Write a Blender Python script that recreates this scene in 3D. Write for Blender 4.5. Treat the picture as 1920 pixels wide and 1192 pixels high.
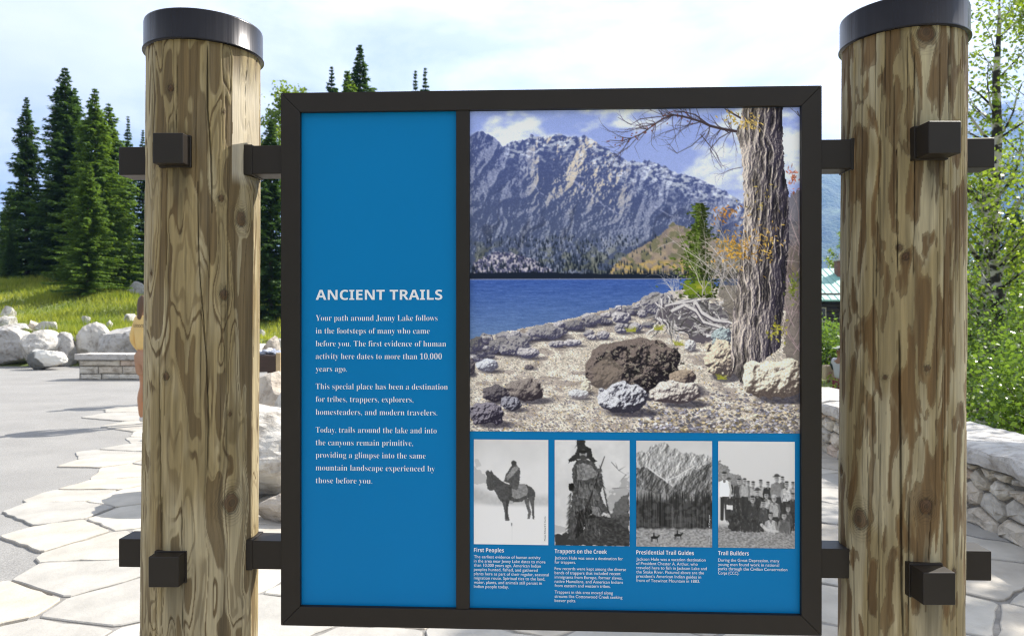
import bpy, bmesh, math, random
import numpy as np
from mathutils import Vector, Matrix, noise as mnoise

SC = bpy.context.scene
for _o in list(bpy.data.objects): bpy.data.objects.remove(_o)
COL = SC.collection
R = math.radians
EYE = 1.45                       # camera height above the paving

# ---------------------------------------------------------------- camera, sky, sun, exposure
cam_d = bpy.data.cameras.new('camera'); cam = bpy.data.objects.new('camera', cam_d); COL.objects.link(cam)
cam.location = (0, 0, EYE); cam.rotation_euler = (R(90), 0, 0)
cam_d.sensor_width = 36; cam_d.lens = 26.25; cam_d.shift_y = -0.0031
cam_d.clip_start = .05; cam_d.clip_end = 12000
cam_d.dof.use_dof = True; cam_d.dof.focus_distance = 1.69; cam_d.dof.aperture_fstop = 8.0
SC.camera = cam

SUN = Vector((.579, .406, .707)).normalized()
SUN_EL = math.asin(SUN.z); SUN_AZ = math.atan2(SUN.x, SUN.y)      # azimuth measured from +Y towards +X
world = bpy.data.worlds.new('World'); SC.world = world; world.use_nodes = True
wt = world.node_tree; wt.nodes.clear(); WN = wt.nodes.new; WL = wt.links.new
out = WN('ShaderNodeOutputWorld'); bg = WN('ShaderNodeBackground'); sky = WN('ShaderNodeTexSky')
sky.sky_type = 'NISHITA'; sky.sun_disc = False; sky.sun_elevation = SUN_EL; sky.sun_rotation = SUN_AZ
sky.altitude = 2000; sky.air_density = 1.0; sky.dust_density = 1.2; sky.ozone_density = 1.0
tc = WN('ShaderNodeTexCoord'); sep = WN('ShaderNodeSeparateXYZ'); WL(tc.outputs['Generated'], sep.inputs[0])
# clouds lie on a flat layer overhead: project the direction on it
zc = WN('ShaderNodeMath'); zc.operation = 'MAXIMUM'; WL(sep.outputs[2], zc.inputs[0]); zc.inputs[1].default_value = 0.0
za = WN('ShaderNodeMath'); za.operation = 'ADD'; WL(zc.outputs[0], za.inputs[0]); za.inputs[1].default_value = .16
dv = WN('ShaderNodeVectorMath'); dv.operation = 'DIVIDE'; WL(tc.outputs['Generated'], dv.inputs[0])
cz = WN('ShaderNodeCombineXYZ'); [WL(za.outputs[0], cz.inputs[i]) for i in range(3)]; WL(cz.outputs[0], dv.inputs[1])
mp = WN('ShaderNodeMapping'); WL(dv.outputs[0], mp.inputs[0]); mp.inputs['Scale'].default_value = (1.0, 1.0, .0); mp.inputs['Location'].default_value = (3.35, 1.2, 0)
n1 = WN('ShaderNodeTexNoise'); n1.inputs['Scale'].default_value = 1.5; n1.inputs['Detail'].default_value = 9; n1.inputs['Roughness'].default_value = .58; n1.inputs['Distortion'].default_value = .35
WL(mp.outputs[0], n1.inputs['Vector'])
cr = WN('ShaderNodeValToRGB'); WL(n1.outputs['Fac'], cr.inputs[0]); cr.color_ramp.elements[0].position = .37; cr.color_ramp.elements[1].position = .53; cr.color_ramp.elements[0].color = (.56, .56, .56, 1)
hz = WN('ShaderNodeMapRange'); WL(sep.outputs[2], hz.inputs[0]); hz.inputs[1].default_value = .0; hz.inputs[2].default_value = .26; hz.inputs[3].default_value = .85; hz.inputs[4].default_value = .0
mx1 = WN('ShaderNodeMath'); mx1.operation = 'MAXIMUM'; WL(cr.outputs[0], mx1.inputs[0]); WL(hz.outputs[0], mx1.inputs[1])
n2 = WN('ShaderNodeTexNoise'); n2.inputs['Scale'].default_value = 2.2; n2.inputs['Detail'].default_value = 7; WL(mp.outputs[0], n2.inputs['Vector'])
cc = WN('ShaderNodeValToRGB'); WL(n2.outputs['Fac'], cc.inputs[0])
cc.color_ramp.elements[0].position = .30; cc.color_ramp.elements[0].color = (7.2, 7.5, 8.1, 1)
cc.color_ramp.elements[1].position = .62; cc.color_ramp.elements[1].color = (9.6, 9.6, 9.6, 1)
mixc = WN('ShaderNodeMixRGB'); WL(mx1.outputs[0], mixc.inputs[0]); 
vs = WN('ShaderNodeVectorMath'); vs.operation = 'MULTIPLY'; WL(sky.outputs[0], vs.inputs[0]); vs.inputs[1].default_value = (1.0, 1.0, 1.0)
# clouds scatter forwards: bright towards the sun, greyer in the opposite half of the sky
dt = WN('ShaderNodeVectorMath'); dt.operation = 'DOT_PRODUCT'; WL(tc.outputs['Generated'], dt.inputs[0]); dt.inputs[1].default_value = SUN
fs = WN('ShaderNodeMapRange'); WL(dt.outputs['Value'], fs.inputs[0]); fs.inputs[1].default_value = -.7; fs.inputs[2].default_value = .75; fs.inputs[3].default_value = .42; fs.inputs[4].default_value = 1.22
cm_ = WN('ShaderNodeVectorMath'); cm_.operation = 'SCALE'; WL(cc.outputs[0], cm_.inputs[0]); WL(fs.outputs[0], cm_.inputs['Scale'])
WL(vs.outputs[0], mixc.inputs[1]); WL(cm_.outputs[0], mixc.inputs[2])
WL(mixc.outputs[0], bg.inputs[0]); bg.inputs[1].default_value = .067; WL(bg.outputs[0], out.inputs[0])

sun_d = bpy.data.lights.new('sun', 'SUN'); sun_d.energy = 5.0; sun_d.angle = R(.53); sun_d.color = (1.0, .945, .86)
sun = bpy.data.objects.new('sun', sun_d); COL.objects.link(sun); sun.rotation_euler = SUN.to_track_quat('Z', 'Y').to_euler()

SC.view_settings.view_transform = 'Standard'; SC.view_settings.look = 'None'
SC.view_settings.exposure = 1.18; SC.view_settings.gamma = 1; SC.view_settings.use_curve_mapping = False
SC.render.engine = 'CYCLES'
SC.cycles.filter_width = 1.15; SC.cycles.use_denoising = True; SC.cycles.denoising_prefilter = 'NONE'; SC.cycles.use_adaptive_sampling = False; SC.cycles.max_bounces = 8; SC.cycles.transparent_max_bounces = 8

# ---------------------------------------------------------------- small helpers
def srgb(r, g, b):
    f = lambda v: (v / 255) / 12.92 if v / 255 <= .04045 else ((v / 255 + .055) / 1.055) ** 2.4
    return (f(r), f(g), f(b))

MATS = {}
def mat(name, col, rough=.8, metal=0, spec=.5, var=0, vscale=6, bump=0, bscale=40, attr=None, aniso=None, col2=None, trans=0, bdist=.01, stretch=(1, 1, 1)):
    if name in MATS: return MATS[name]
    m = bpy.data.materials.new(name); m.use_nodes = True; nt = m.node_tree; N = nt.nodes.new; L = nt.links.new
    b = nt.nodes['Principled BSDF']
    b.inputs['Base Color'].default_value = (*col, 1); b.inputs['Roughness'].default_value = rough
    b.inputs['Metallic'].default_value = metal; b.inputs['Specular IOR Level'].default_value = spec
    t = N('ShaderNodeTexCoord'); mpg = N('ShaderNodeMapping'); L(t.outputs['Object'], mpg.inputs[0]); mpg.inputs['Scale'].default_value = stretch
    csrc = None
    if attr:
        a = N('ShaderNodeAttribute'); a.attribute_name = attr; csrc = a.outputs['Color']
    if var or col2:
        n = N('ShaderNodeTexNoise'); n.inputs['Scale'].default_value = vscale; n.inputs['Detail'].default_value = 6; n.inputs['Roughness'].default_value = .62
        L(mpg.outputs[0], n.inputs['Vector'])
        mr = N('ShaderNodeMapRange'); L(n.outputs['Fac'], mr.inputs[0]); mr.inputs[1].default_value = .28; mr.inputs[2].default_value = .72
        mx = N('ShaderNodeMixRGB'); L(mr.outputs[0], mx.inputs[0])
        if csrc is not None:
            mr.inputs[3].default_value = 1 - var; mr.inputs[4].default_value = 1 + var
            mx.blend_type = 'MULTIPLY'; mx.inputs[0].default_value = 1; nt.links.remove(mx.inputs[0].links[0])
            L(csrc, mx.inputs[1]); L(mr.outputs[0], mx.inputs[2])
        else:
            mx.inputs[1].default_value = (*[c * (1 - var) for c in col], 1)
            mx.inputs[2].default_value = (*(col2 or [min(1, c * (1 + var)) for c in col]), 1)
        csrc = mx.outputs[0]
    if csrc is not None: L(csrc, b.inputs['Base Color'])
    if bump:
        n = N('ShaderNodeTexNoise'); n.inputs['Scale'].default_value = bscale; n.inputs['Detail'].default_value = 8; n.inputs['Roughness'].default_value = .65
        L(mpg.outputs[0], n.inputs['Vector'])
        bp = N('ShaderNodeBump'); bp.inputs['Strength'].default_value = bump; bp.inputs['Distance'].default_value = bdist
        L(n.outputs['Fac'], bp.inputs['Height']); L(bp.outputs[0], b.inputs['Normal'])
    if trans:
        tr = N('ShaderNodeBsdfTranslucent'); ms = N('ShaderNodeMixShader'); ms.inputs[0].default_value = trans
        if csrc is not None:
            hs = N('ShaderNodeHueSaturation'); hs.inputs['Value'].default_value = 1.5; hs.inputs['Saturation'].default_value = 1.1; hs.inputs['Hue'].default_value = .485
            L(csrc, hs.inputs['Color']); L(hs.outputs[0], tr.inputs[0])
        else: tr.inputs[0].default_value = (*[min(1, c * 1.5) for c in col], 1)
        L(b.outputs[0], ms.inputs[1]); L(tr.outputs[0], ms.inputs[2]); L(ms.outputs[0], nt.nodes['Material Output'].inputs[0])
    MATS[name] = m
    return m

def link(o, parent=None):
    COL.objects.link(o)
    if parent is not None: o.parent = parent
    return o

def tag(o, label=None, cat=None, group=None, kind=None):
    if label: o['label'] = label
    if cat: o['category'] = cat
    if group: o['group'] = group
    if kind: o['kind'] = kind
    return o

def empty(name, loc, rz=0, label=None, cat=None, group=None):
    o = bpy.data.objects.new(name, None); o.location = loc; o.rotation_euler = (0, 0, rz); o.empty_display_size = .1
    link(o); return tag(o, label, cat, group)

def mesh_obj(name, verts, faces, m, parent=None, smooth=False, colors=None):
    me = bpy.data.meshes.new(name)
    if isinstance(verts, np.ndarray):
        me.vertices.add(len(verts)); me.vertices.foreach_set('co', verts.astype(np.float32).ravel())
        faces = np.asarray(faces); k = faces.shape[1]; n = len(faces)
        me.loops.add(n * k); me.loops.foreach_set('vertex_index', faces.astype(np.int32).ravel())
        me.polygons.add(n); me.polygons.foreach_set('loop_start', np.arange(0, n * k, k, dtype=np.int32))
        me.update(calc_edges=True); me.validate()
    else:
        me.from_pydata(verts, [], faces); me.update()
    if smooth: me.polygons.foreach_set('use_smooth', [True] * len(me.polygons))
    if colors is not None:
        ca = me.color_attributes.new('tint', 'FLOAT_COLOR', 'POINT')
        c = np.ones((len(me.vertices), 4), np.float32); c[:, :3] = colors; ca.data.foreach_set('color', c.ravel())
    for mm in (m if isinstance(m, (list, tuple)) else [m]): me.materials.append(mm)
    return link(bpy.data.objects.new(name, me), parent)

def bm_obj(name, bm, m, parent=None, smooth=False):
    me = bpy.data.meshes.new(name); bm.normal_update(); bm.to_mesh(me); bm.free()
    if smooth: me.polygons.foreach_set('use_smooth', [True] * len(me.polygons))
    for mm in (m if isinstance(m, (list, tuple)) else [m]): me.materials.append(mm)
    return link(bpy.data.objects.new(name, me), parent)

def bm_box(bm, x0, x1, y0, y1, z0, z1, bev=0, seg=2):
    r = bmesh.ops.create_cube(bm, size=1, matrix=Matrix.Translation(((x0 + x1) / 2, (y0 + y1) / 2, (z0 + z1) / 2)) @ Matrix.Diagonal((x1 - x0, y1 - y0, z1 - z0, 1)))
    if bev:
        es = list({e for v in r['verts'] for e in v.link_edges})
        bmesh.ops.bevel(bm, geom=es, offset=bev, segments=seg, affect='EDGES', profile=.6)

def box_obj(name, x0, x1, y0, y1, z0, z1, m, parent=None, bev=.002, seg=2):
    bm = bmesh.new(); bm_box(bm, x0, x1, y0, y1, z0, z1, bev, seg)
    return bm_obj(name, bm, m, parent)

def tube(bm, pts, radii, n=8, caps=True):
    """tapered tube along points"""
    rings = []
    for i, p in enumerate(pts):
        p = Vector(p)
        d = (Vector(pts[min(i + 1, len(pts) - 1)]) - Vector(pts[max(i - 1, 0)]))
        d = d.normalized() if d.length > 1e-9 else Vector((0, 0, 1))
        a = d.cross(Vector((0, 0, 1)) if abs(d.z) < .9 else Vector((1, 0, 0))).normalized(); b = d.cross(a)
        r = radii[i]
        rings.append([bm.verts.new(p + (a * math.cos(2 * math.pi * k / n) + b * math.sin(2 * math.pi * k / n)) * r) for k in range(n)])
    for i in range(len(rings) - 1):
        for k in range(n):
            bm.faces.new((rings[i][k], rings[i][(k + 1) % n], rings[i + 1][(k + 1) % n], rings[i + 1][k]))
    if caps:
        try: bm.faces.new(rings[0][::-1]); bm.faces.new(rings[-1])
        except ValueError: pass

def gx_(px, d): return (px - 960) / 1400 * d             # measured pixel column -> x at depth d
def gz_(py, d): return EYE + (590 - py) / 1400 * d       # measured pixel row -> height at depth d
def gd_(py): return 1400 * EYE / (py - 590)              # ground depth of a pixel row
# ---------------------------------------------------------------- numeric noise and the printed pictures
def _hash(ix, iy, seed):
    h = (ix.astype(np.int64) * 374761393 + iy.astype(np.int64) * 668265263 + seed * 1442695041) & 0x7fffffff
    h = (h ^ (h >> 13)) * 1274126177 & 0x7fffffff
    return ((h ^ (h >> 16)) & 0xffff) / 65535.0

def vnoise(x, y, seed=0):
    x0 = np.floor(x); y0 = np.floor(y)
    fx = x - x0; fy = y - y0
    fx = fx * fx * fx * (fx * (fx * 6 - 15) + 10); fy = fy * fy * fy * (fy * (fy * 6 - 15) + 10)
    a = _hash(x0, y0, seed); b = _hash(x0 + 1, y0, seed); c = _hash(x0, y0 + 1, seed); d = _hash(x0 + 1, y0 + 1, seed)
    return (a + (b - a) * fx) * (1 - fy) + (c + (d - c) * fx) * fy

def fbm(x, y, seed=0, octv=5, gain=.5):
    s = 0; a = 1; t = 0
    for i in range(octv):
        s = s + a * vnoise(x * 2 ** i + 17.3 * i, y * 2 ** i - 9.1 * i, seed + i * 7); t += a; a *= gain
    return s / t

def ridged(x, y, seed=0, octv=5, gain=.55):
    s = 0; a = 1; t = 0
    for i in range(octv):
        n = 1 - np.abs(2 * vnoise(x * 2 ** i + 5.3 * i, y * 2 ** i + 3.7 * i, seed + i * 11) - 1)
        s = s + a * n * n; t += a; a *= gain
    return s / t

def sst(a, b, x):
    t = np.clip((x - a) / (b - a), 0, 1)
    return t * t * (3 - 2 * t)

class Paint:
    """A small raster (colours as printed), later turned into the colours of a flat printed sheet."""
    def __init__(s, x0, y0, x1, y1, scale):
        s.w = int(round((x1 - x0) * scale)) + 1; s.h = int(round((y1 - y0) * scale)) + 1
        s.X, s.Y = np.meshgrid(np.linspace(x0, x1, s.w), np.linspace(y0, y1, s.h))
        s.k = scale; s.x0 = x0; s.y0 = y0
        s.img = np.zeros((s.h, s.w, 3))
    def box(s, x0, y0, x1, y1):
        i0 = max(0, int((x0 - s.x0) * s.k) - 2); i1 = min(s.w, int((x1 - s.x0) * s.k) + 3)
        j0 = max(0, int((y0 - s.y0) * s.k) - 2); j1 = min(s.h, int((y1 - s.y0) * s.k) + 3)
        return (slice(j0, j1), slice(i0, i1)) if i1 > i0 and j1 > j0 else None
    def mix(s, m, col, sl=None):
        sl = sl or (slice(None), slice(None))
        col = np.asarray(col, float)
        s.img[sl] = s.img[sl] * (1 - m[..., None]) + col * m[..., None]
    def poly(s, pts, jit=0, freq=.15, seed=1):
        x = s.X; y = s.Y
        if jit:
            x = x + (fbm(x * freq, y * freq, seed, 4) - .5) * 2 * jit
            y = y + (fbm(x * freq + 50, y * freq, seed + 3, 4) - .5) * 2 * jit
        ins = np.zeros(x.shape, bool)
        n = len(pts)
        for i in range(n):
            ax, ay = pts[i]; bx, by = pts[(i + 1) % n]
            if ay == by: continue
            c = ((ay > y) != (by > y)) & (x < (bx - ax) * (y - ay) / (by - ay) + ax)
            ins ^= c
        return ins.astype(float)
    def stroke(s, pts, w0, w1, col, var=0, alpha=1.0):
        n = len(pts) - 1
        for i in range(n):
            ax, ay = pts[i]; bx, by = pts[i + 1]
            wa = w0 + (w1 - w0) * i / n; wb = w0 + (w1 - w0) * (i + 1) / n
            W = max(wa, wb) + 1.5
            sl = s.box(min(ax, bx) - W, min(ay, by) - W, max(ax, bx) + W, max(ay, by) + W)
            if sl is None: continue
            x = s.X[sl]; y = s.Y[sl]
            dx = bx - ax; dy = by - ay; L = dx * dx + dy * dy + 1e-9
            t = np.clip(((x - ax) * dx + (y - ay) * dy) / L, 0, 1)
            d = np.hypot(x - ax - t * dx, y - ay - t * dy)
            hw = (wa + (wb - wa) * t) / 2
            m = np.clip((hw - d) * s.k + .5, 0, 1) * np.clip(hw * 2 * s.k, .25, 1) * alpha
            c = np.asarray(col, float)
            if var: c = c * (1 + var * (_hash(np.array(int(ax * 7)), np.array(int(ay * 5)), 3) - .5))
            s.mix(m, c, sl)
    def blob(s, cx, cy, rx, ry, col, rot=0, edge=.8, alpha=1.0):
        R = max(rx, ry) + 2
        sl = s.box(cx - R, cy - R, cx + R, cy + R)
        if sl is None: return
        x = s.X[sl] - cx; y = s.Y[sl] - cy
        c, q = math.cos(rot), math.sin(rot)
        u = (x * c + y * q) / rx; v = (-x * q + y * c) / ry
        d = np.sqrt(u * u + v * v)
        s.mix(np.clip((1 - d) * min(rx, ry) * s.k / edge + .5, 0, 1) * alpha, col, sl)
    def rock(s, x0, y0, x1, y1, light, dark, seed, flat=.35, tex=1.0, shadow=True):
        """a boulder: rough outline, lit from the upper left, mottled, with its shadow on the ground"""
        cx = (x0 + x1) / 2; cy = (y0 + y1) / 2; rx = (x1 - x0) / 2; ry = (y1 - y0) / 2
        if shadow:
            s.blob(cx + rx * .45, y1 - ry * .12, rx * 1.0, ry * .3, (58, 56, 66), edge=3, alpha=.75)
        sl = s.box(x0 - 4, y0 - 4, x1 + 4, y1 + 4)
        if sl is None: return
        X = s.X[sl]; Y = s.Y[sl]
        u = (X - cx) / rx; v = (Y - cy) / ry
        f = 2.2 / max(rx, ry)
        u2 = u + (fbm(X * f, Y * f, seed, 3) - .5) * .55; v2 = v + (fbm(X * f + 9, Y * f, seed + 5, 3) - .5) * .55
        v3 = np.where(v2 > 0, v2 * 1.12, v2)
        d = (np.abs(u2) ** 2.2 + np.abs(v3) ** 2.2) ** (1 / 2.2)
        m = np.clip((1 - d) * min(rx, ry) * s.k * .9 + .5, 0, 1)
        g = 6.0 / max(rx, ry)
        hgt = np.sqrt(np.clip(1.05 - d * d, 0, 1)) * min(rx, ry) * .9 + fbm(X * g * .42, Y * g * .42, seed + 9, 4) * min(rx, ry) * .62 * tex + fbm(X * .3, Y * .3, seed + 2, 3) * 2.4 * tex
        gy, gx = np.gradient(hgt, 1 / s.k)
        nz = 1 / np.sqrt(gx * gx + gy * gy + 1)
        lam = np.clip((gx * .5 + gy * .62 + .52) * nz ** .5, 0, 1)
        # gx>0 means rising to the right: faces left, lit
        mott = .82 + .36 * fbm(X * .5, Y * .5, seed + 21, 4)
        t = sst(-.05, .88, lam)[..., None]
        col = (np.asarray(dark, float) * (1 - t) + np.asarray(light, float) * t) * mott[..., None]
        s.mix(m, col, sl)

def paint_landscape():
    P = Paint(881, 203, 1500, 812, .8)
    X, Y = P.X, P.Y
    rnd = random.Random(5)
    A = lambda zx, zy: (860 + zx * .34375, 180 + zy * .34375)
    B = lambda zx, zy: (860 + zx * .34375, 500 + zy * .34375)
    # sky with streaky autumn cloud
    t = (Y - 203) / 180
    base = np.stack([142 + 10 * t, 156 + 8 * t, 206 + 2 * t], -1)
    cl = fbm(X * .009 + Y * .006, Y * .022, 3, 5) * .75 + fbm(X * .04, Y * .06, 8, 4) * .25
    P.img[:] = base
    P.mix(sst(.45, .68, cl), (206, 210, 230))
    P.mix(sst(.60, .80, cl) * .6, (226, 228, 238))
    # mountain
    ridge = [A(*p) for p in [(40, 205), (62, 200), (100, 183), (130, 182), (165, 190), (200, 215), (245, 265), (275, 245), (300, 230), (340, 232), (385, 222), (398, 200), (430, 208), (470, 205), (500, 212), (535, 203), (560, 192), (600, 215), (655, 212), (690, 205), (720, 218), (760, 250), (830, 290), (880, 318), (920, 345), (985, 355), (1020, 352), (1060, 350), (1130, 380), (1200, 420), (1290, 440), (1400, 490), (1480, 530), (1555, 575), (1700, 640), (1880, 700)]]
    ridge_y = np.interp(X, [p[0] for p in ridge], [p[1] for p in ridge])
    ridge_y = ridge_y + (fbm(X * .16, X * 0, 4, 4) - .5) * 7
    wl = 180 + 996 * .34375
    mt = sst(-.8, .8, Y - ridge_y)
    dep = (Y - ridge_y)
    wx = X + (fbm(X * .012, Y * .012, 31, 3) - .5) * 90; wy = Y + (fbm(X * .012, Y * .012, 41, 3) - .5) * 70
    hgt = ridged(wx * .011 + wy * .004, wy * .009, 12, 3, .45) * 105 + fbm((X + Y * .35) * .05, Y * .032 - X * .01, 14, 6, .62) * 40 + fbm(X * .2, Y * .11, 15, 3) * 7
    gy, gx = np.gradient(hgt, 1 / P.k)
    lam = (gx * .8 + gy * .35) / np.sqrt(gx * gx + gy * gy + .6)
    lit = sst(-.25, .85, lam)
    rel = np.clip(dep / (wl - ridge_y), 0, 1)
    sh = np.stack([76 + 6 * rel, 86 + 4 * rel, 128 - 18 * rel], -1)
    li = np.stack([160 + 4 * rel, 164 + 2 * rel, 190 - 12 * rel], -1)
    grain = (fbm(X * .45, Y * .45, 77, 3) - .5)
    l2 = np.clip(lit * .72 + grain * .9 - .04 - .10 * rel, 0, 1)[..., None]
    mcol = sh * (1 - l2) + li * l2
    # warm sunlit faces of the high summits
    warm = sst(.35, .8, lam) * sst(.62, .25, rel) * sst(881 + 90, 881 + 150, X) * sst(881 + 330, 881 + 260, X)
    mcol = mcol * (1 - warm[..., None] * .8) + np.array([214, 198, 176]) * warm[..., None] * .8
    # fresh snow high up, along ledges
    hi = sst(75, 8, dep + (fbm(X * .05, Y * .08, 55, 4) - .5) * 80) * sst(881 + 55, 881 + 85, X)
    sn = .85 * hi * sst(.46, .64, fbm(X * .13 + Y * .10, Y * .22 - X * .05, 61, 4))
    mcol = mcol * (1 - sn[..., None]) + np.array([226, 230, 246]) * sn[..., None] * (.8 + .2 * l2)
    # couloir and scree lines falling to the right
    for pts, w in [([(640, 460), (720, 520), (800, 590), (880, 640)], 5), ([(620, 300), (560, 380), (600, 420), (700, 440)], 3), ([(790, 770), (830, 840), (825, 870)], 4), ([(1080, 600), (1160, 650), (1280, 680)], 3), ([(420, 480), (450, 520), (520, 560)], 3), ([(860, 330), (960, 400), (1060, 460)], 3)]:
        q = [A(*p) for p in pts]
        tmp = Paint.__new__(Paint); tmp.__dict__.update(P.__dict__); tmp.img = np.zeros_like(P.img)
        tmp.stroke(q, w, w * .5, (1, 1, 1))
        k = tmp.img[..., 0] * sst(.35, .6, fbm(X * .3, Y * .3, 91, 3)) * .5
        mcol = mcol * (1 - k[..., None]) + np.array([190, 190, 212]) * k[..., None]
    # dark gullies
    gul = sst(.56, .74, ridged((wx) * .02 + wy * .012, wy * .006 - wx * .004, 101, 3)) * sst(.15, .5, rel)
    mcol *= (1 - .14 * gul)[..., None]
    # scrub colour low down
    low = sst(.62, .9, rel) * sst(.5, .65, fbm(X * .06, Y * .09, 66, 4))
    mcol = mcol * (1 - .55 * low[..., None]) + np.array([112, 112, 88]) * .55 * low[..., None]
    P.img = P.img * (1 - mt[..., None]) + mcol * mt[..., None]
    # bright knob on the left shore
    kn = P.poly([A(*p) for p in [(80, 910), (200, 845), (300, 850), (420, 890), (520, 945), (540, 980), (80, 980)]], 4)
    kt = sst(.3, .75, fbm(X * .3, Y * .3, 12, 4))[..., None]
    P.mix(kn, np.array([70, 72, 100]) * (1 - kt) + np.array([188, 180, 186]) * kt)
    # tawny hill on the right
    th = P.poly([A(*p) for p in [(820, 985), (870, 905), (960, 840), (1060, 790), (1130, 735), (1180, 690), (1260, 720), (1340, 760), (1500, 800), (1880, 820), (1880, 1000), (820, 1000)]], 4)
    tt = fbm(X * .12, Y * .12, 19, 4)[..., None]
    P.mix(th, np.array([120, 110, 112]) * (1 - tt) + np.array([172, 154, 128]) * tt)
    tg = th * sst(.5, .6, fbm(X * .1, Y * .1, 29, 4))
    P.mix(tg * .7, (104, 106, 82))
    ty = th * sst(.48, .6, fbm(X * .16, Y * .2, 39, 4)) * sst(A(0, 880)[1], A(0, 920)[1], Y)
    P.mix(ty * .8, (186, 158, 98))
    # belt of spruces along the far shore
    for zx in np.arange(30, 1700, 4.3):
        zx += rnd.uniform(-2, 2)
        lo = 975 if zx > 850 else 960
        base_y = 998 - rnd.random() ** 2 * (75 if zx < 850 else 45) - (30 * math.exp(-((zx - 650) / 150) ** 2) * rnd.random() * 3)
        h = rnd.uniform(18, 42)
        x, y = A(zx, base_y); c = rnd.uniform(.7, 1.2)
        P.stroke([(x, y), (x, y - h * .34375)], 2.6, .5, (38 * c, 46 * c, 58 * c))
    P.mix(P.poly([A(*p) for p in [(30, 965), (400, 958), (800, 968), (1250, 975), (1250, 998), (30, 998)]], 2), (34, 42, 56))
    for _ in range(420):
        zx = rnd.gauss(560, 330); zy = rnd.uniform(760, 940)
        if zx > 1150 or zx < 60: continue
        x, y = A(zx, zy); P.stroke([(x, y), (x, y - rnd.uniform(4, 9))], 2.0, .4, (44, 52, 66))
    soften(P, 1)
    # lake
    lk = (Y > wl).astype(float)
    q = np.clip((Y - wl) / 130, 0, 1)
    rip = fbm(X * .05, Y * .55, 71, 3) * .6 + fbm(X * .22, Y * .9, 72, 2) * .4
    lc = np.stack([66 + 40 * q + 40 * (rip - .5), 92 + 36 * q + 40 * (rip - .5), 152 + 8 * q + 38 * (rip - .5)], -1)
    P.mix(lk, lc)
    P.mix(sst(1.4, .3, np.abs(Y - wl - .4)) * .7, (150, 150, 168))
    # gravel shore
    shore = [B(*p) for p in [(-40, 440), (62, 400), (150, 385), (300, 350), (420, 325), (560, 300), (700, 262), (850, 225), (950, 205), (1060, 165), (1160, 135), (1300, 110), (1900, 80), (1900, 1000), (-40, 1000)]]
    gr = P.poly(shore, 3)
    dpt = np.clip((Y - 560) / 250, 0, 1)
    g1 = fbm(X * .5, Y * .7, 81, 3); g2 = fbm(X * .05, Y * .09, 83, 4)
    gcol = np.array([214, 202, 188]) * (.66 + .52 * g1 + .30 * (g2 - .5))[..., None]
    P.mix(gr, gcol)
    P.mix(gr * sst(.55, .68, fbm(X * .04, Y * .1, 84, 4)) * .5, (128, 116, 112))
    for _ in range(5200):            # pebbles, larger towards the bottom right
        y = 812 - 240 * rnd.random() ** 1.5; x = rnd.uniform(881, 1500)
        if P.img is None: break
        s = (.5 + 2.2 * ((y - 572) / 240) ** 1.5 * (.55 + .9 * (x > 1200) * (y > 735))) * rnd.uniform(.4, 1.2)
        i = int((x - 881) * P.k); j = int((y - 203) * P.k)
        if gr[min(j, P.h - 1), min(i, P.w - 1)] < .5: continue
        g = rnd.uniform(.55, 1.15); b = rnd.choice([(196, 190, 190), (176, 172, 182), (206, 192, 170), (150, 148, 160), (182, 166, 134)])
        P.blob(x + s * .5, y + s * .45, s * 1.1, s * .6, (88, 82, 86), alpha=.8)
        P.blob(x, y, s, s * .6, [v * g for v in b], rot=rnd.uniform(-.5, .5))
    for _ in range(320):             # fallen yellow leaves
        x = rnd.uniform(900, 1500); y = 812 - 150 * rnd.random() ** 1.4
        P.blob(x, y, rnd.uniform(.8, 1.8), rnd.uniform(.4, .8), (190, 160, 80), rot=rnd.uniform(0, 3), alpha=.8)
    # shoreline rocks
    L0 = (186, 180, 180); D0 = (76, 74, 92)
    line = [(62, 420), (180, 400), (300, 375), (420, 350), (560, 320), (700, 285), (850, 255), (950, 228), (1060, 190), (1160, 160)]
    for k in range(150):
        i = rnd.uniform(0, len(line) - 1.01); a = line[int(i)]; b = line[int(i) + 1]; f = i % 1
        zx = a[0] + (b[0] - a[0]) * f; zy = a[1] + (b[1] - a[1]) * f + rnd.uniform(-12, 62 if zx > 250 else 100) * (1.1 - zx / 2400)
        w = rnd.uniform(12, 44) * (1.15 - zx / 2200); h = w * rnd.uniform(.45, .75); g = rnd.uniform(.65, 1.1)
        x0, y0 = B(zx - w, zy - h); x1, y1 = B(zx + w, zy + h)
        P.rock(x0, y0, x1, y1, [v * g for v in L0], D0, 300 + k, tex=.7)
    spec = [(165, 390, 290, 480, .75), (62, 385, 140, 465, .6), (225, 425, 300, 490, .85), (270, 388, 392, 492, .8), (320, 443, 450, 507, 1.02), (585, 292, 690, 352, .72), (395, 318, 585, 400, .82), (700, 262, 800, 320, .8), (845, 234, 950, 320, 1.02), (1000, 145, 1160, 270, .85), (580, 398, 675, 437, 1.08), (500, 405, 582, 444, .98), (690, 345, 750, 385, .9), (706, 372, 762, 402, 1.05), (760, 352, 832, 400, .95), (940, 305, 1012, 362, .98), (862, 305, 935, 368, .95), (984, 234, 1036, 280, .95), (1008, 300, 1090, 336, .8), (860, 210, 905, 243, 1.1)]
    for k, (a, b, c, d, g) in enumerate(spec):
        P.rock(*B(a, b), *B(c, d), [v * g for v in L0], D0, 500 + k)
    # bleached root mass and driftwood
    P.mix(P.poly([B(*p) for p in [(1070, 290), (1100, 220), (1180, 190), (1300, 180), (1420, 200), (1480, 260), (1490, 340), (1440, 400), (1300, 420), (1240, 360), (1160, 330)]], 5), (96, 90, 96))
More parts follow.
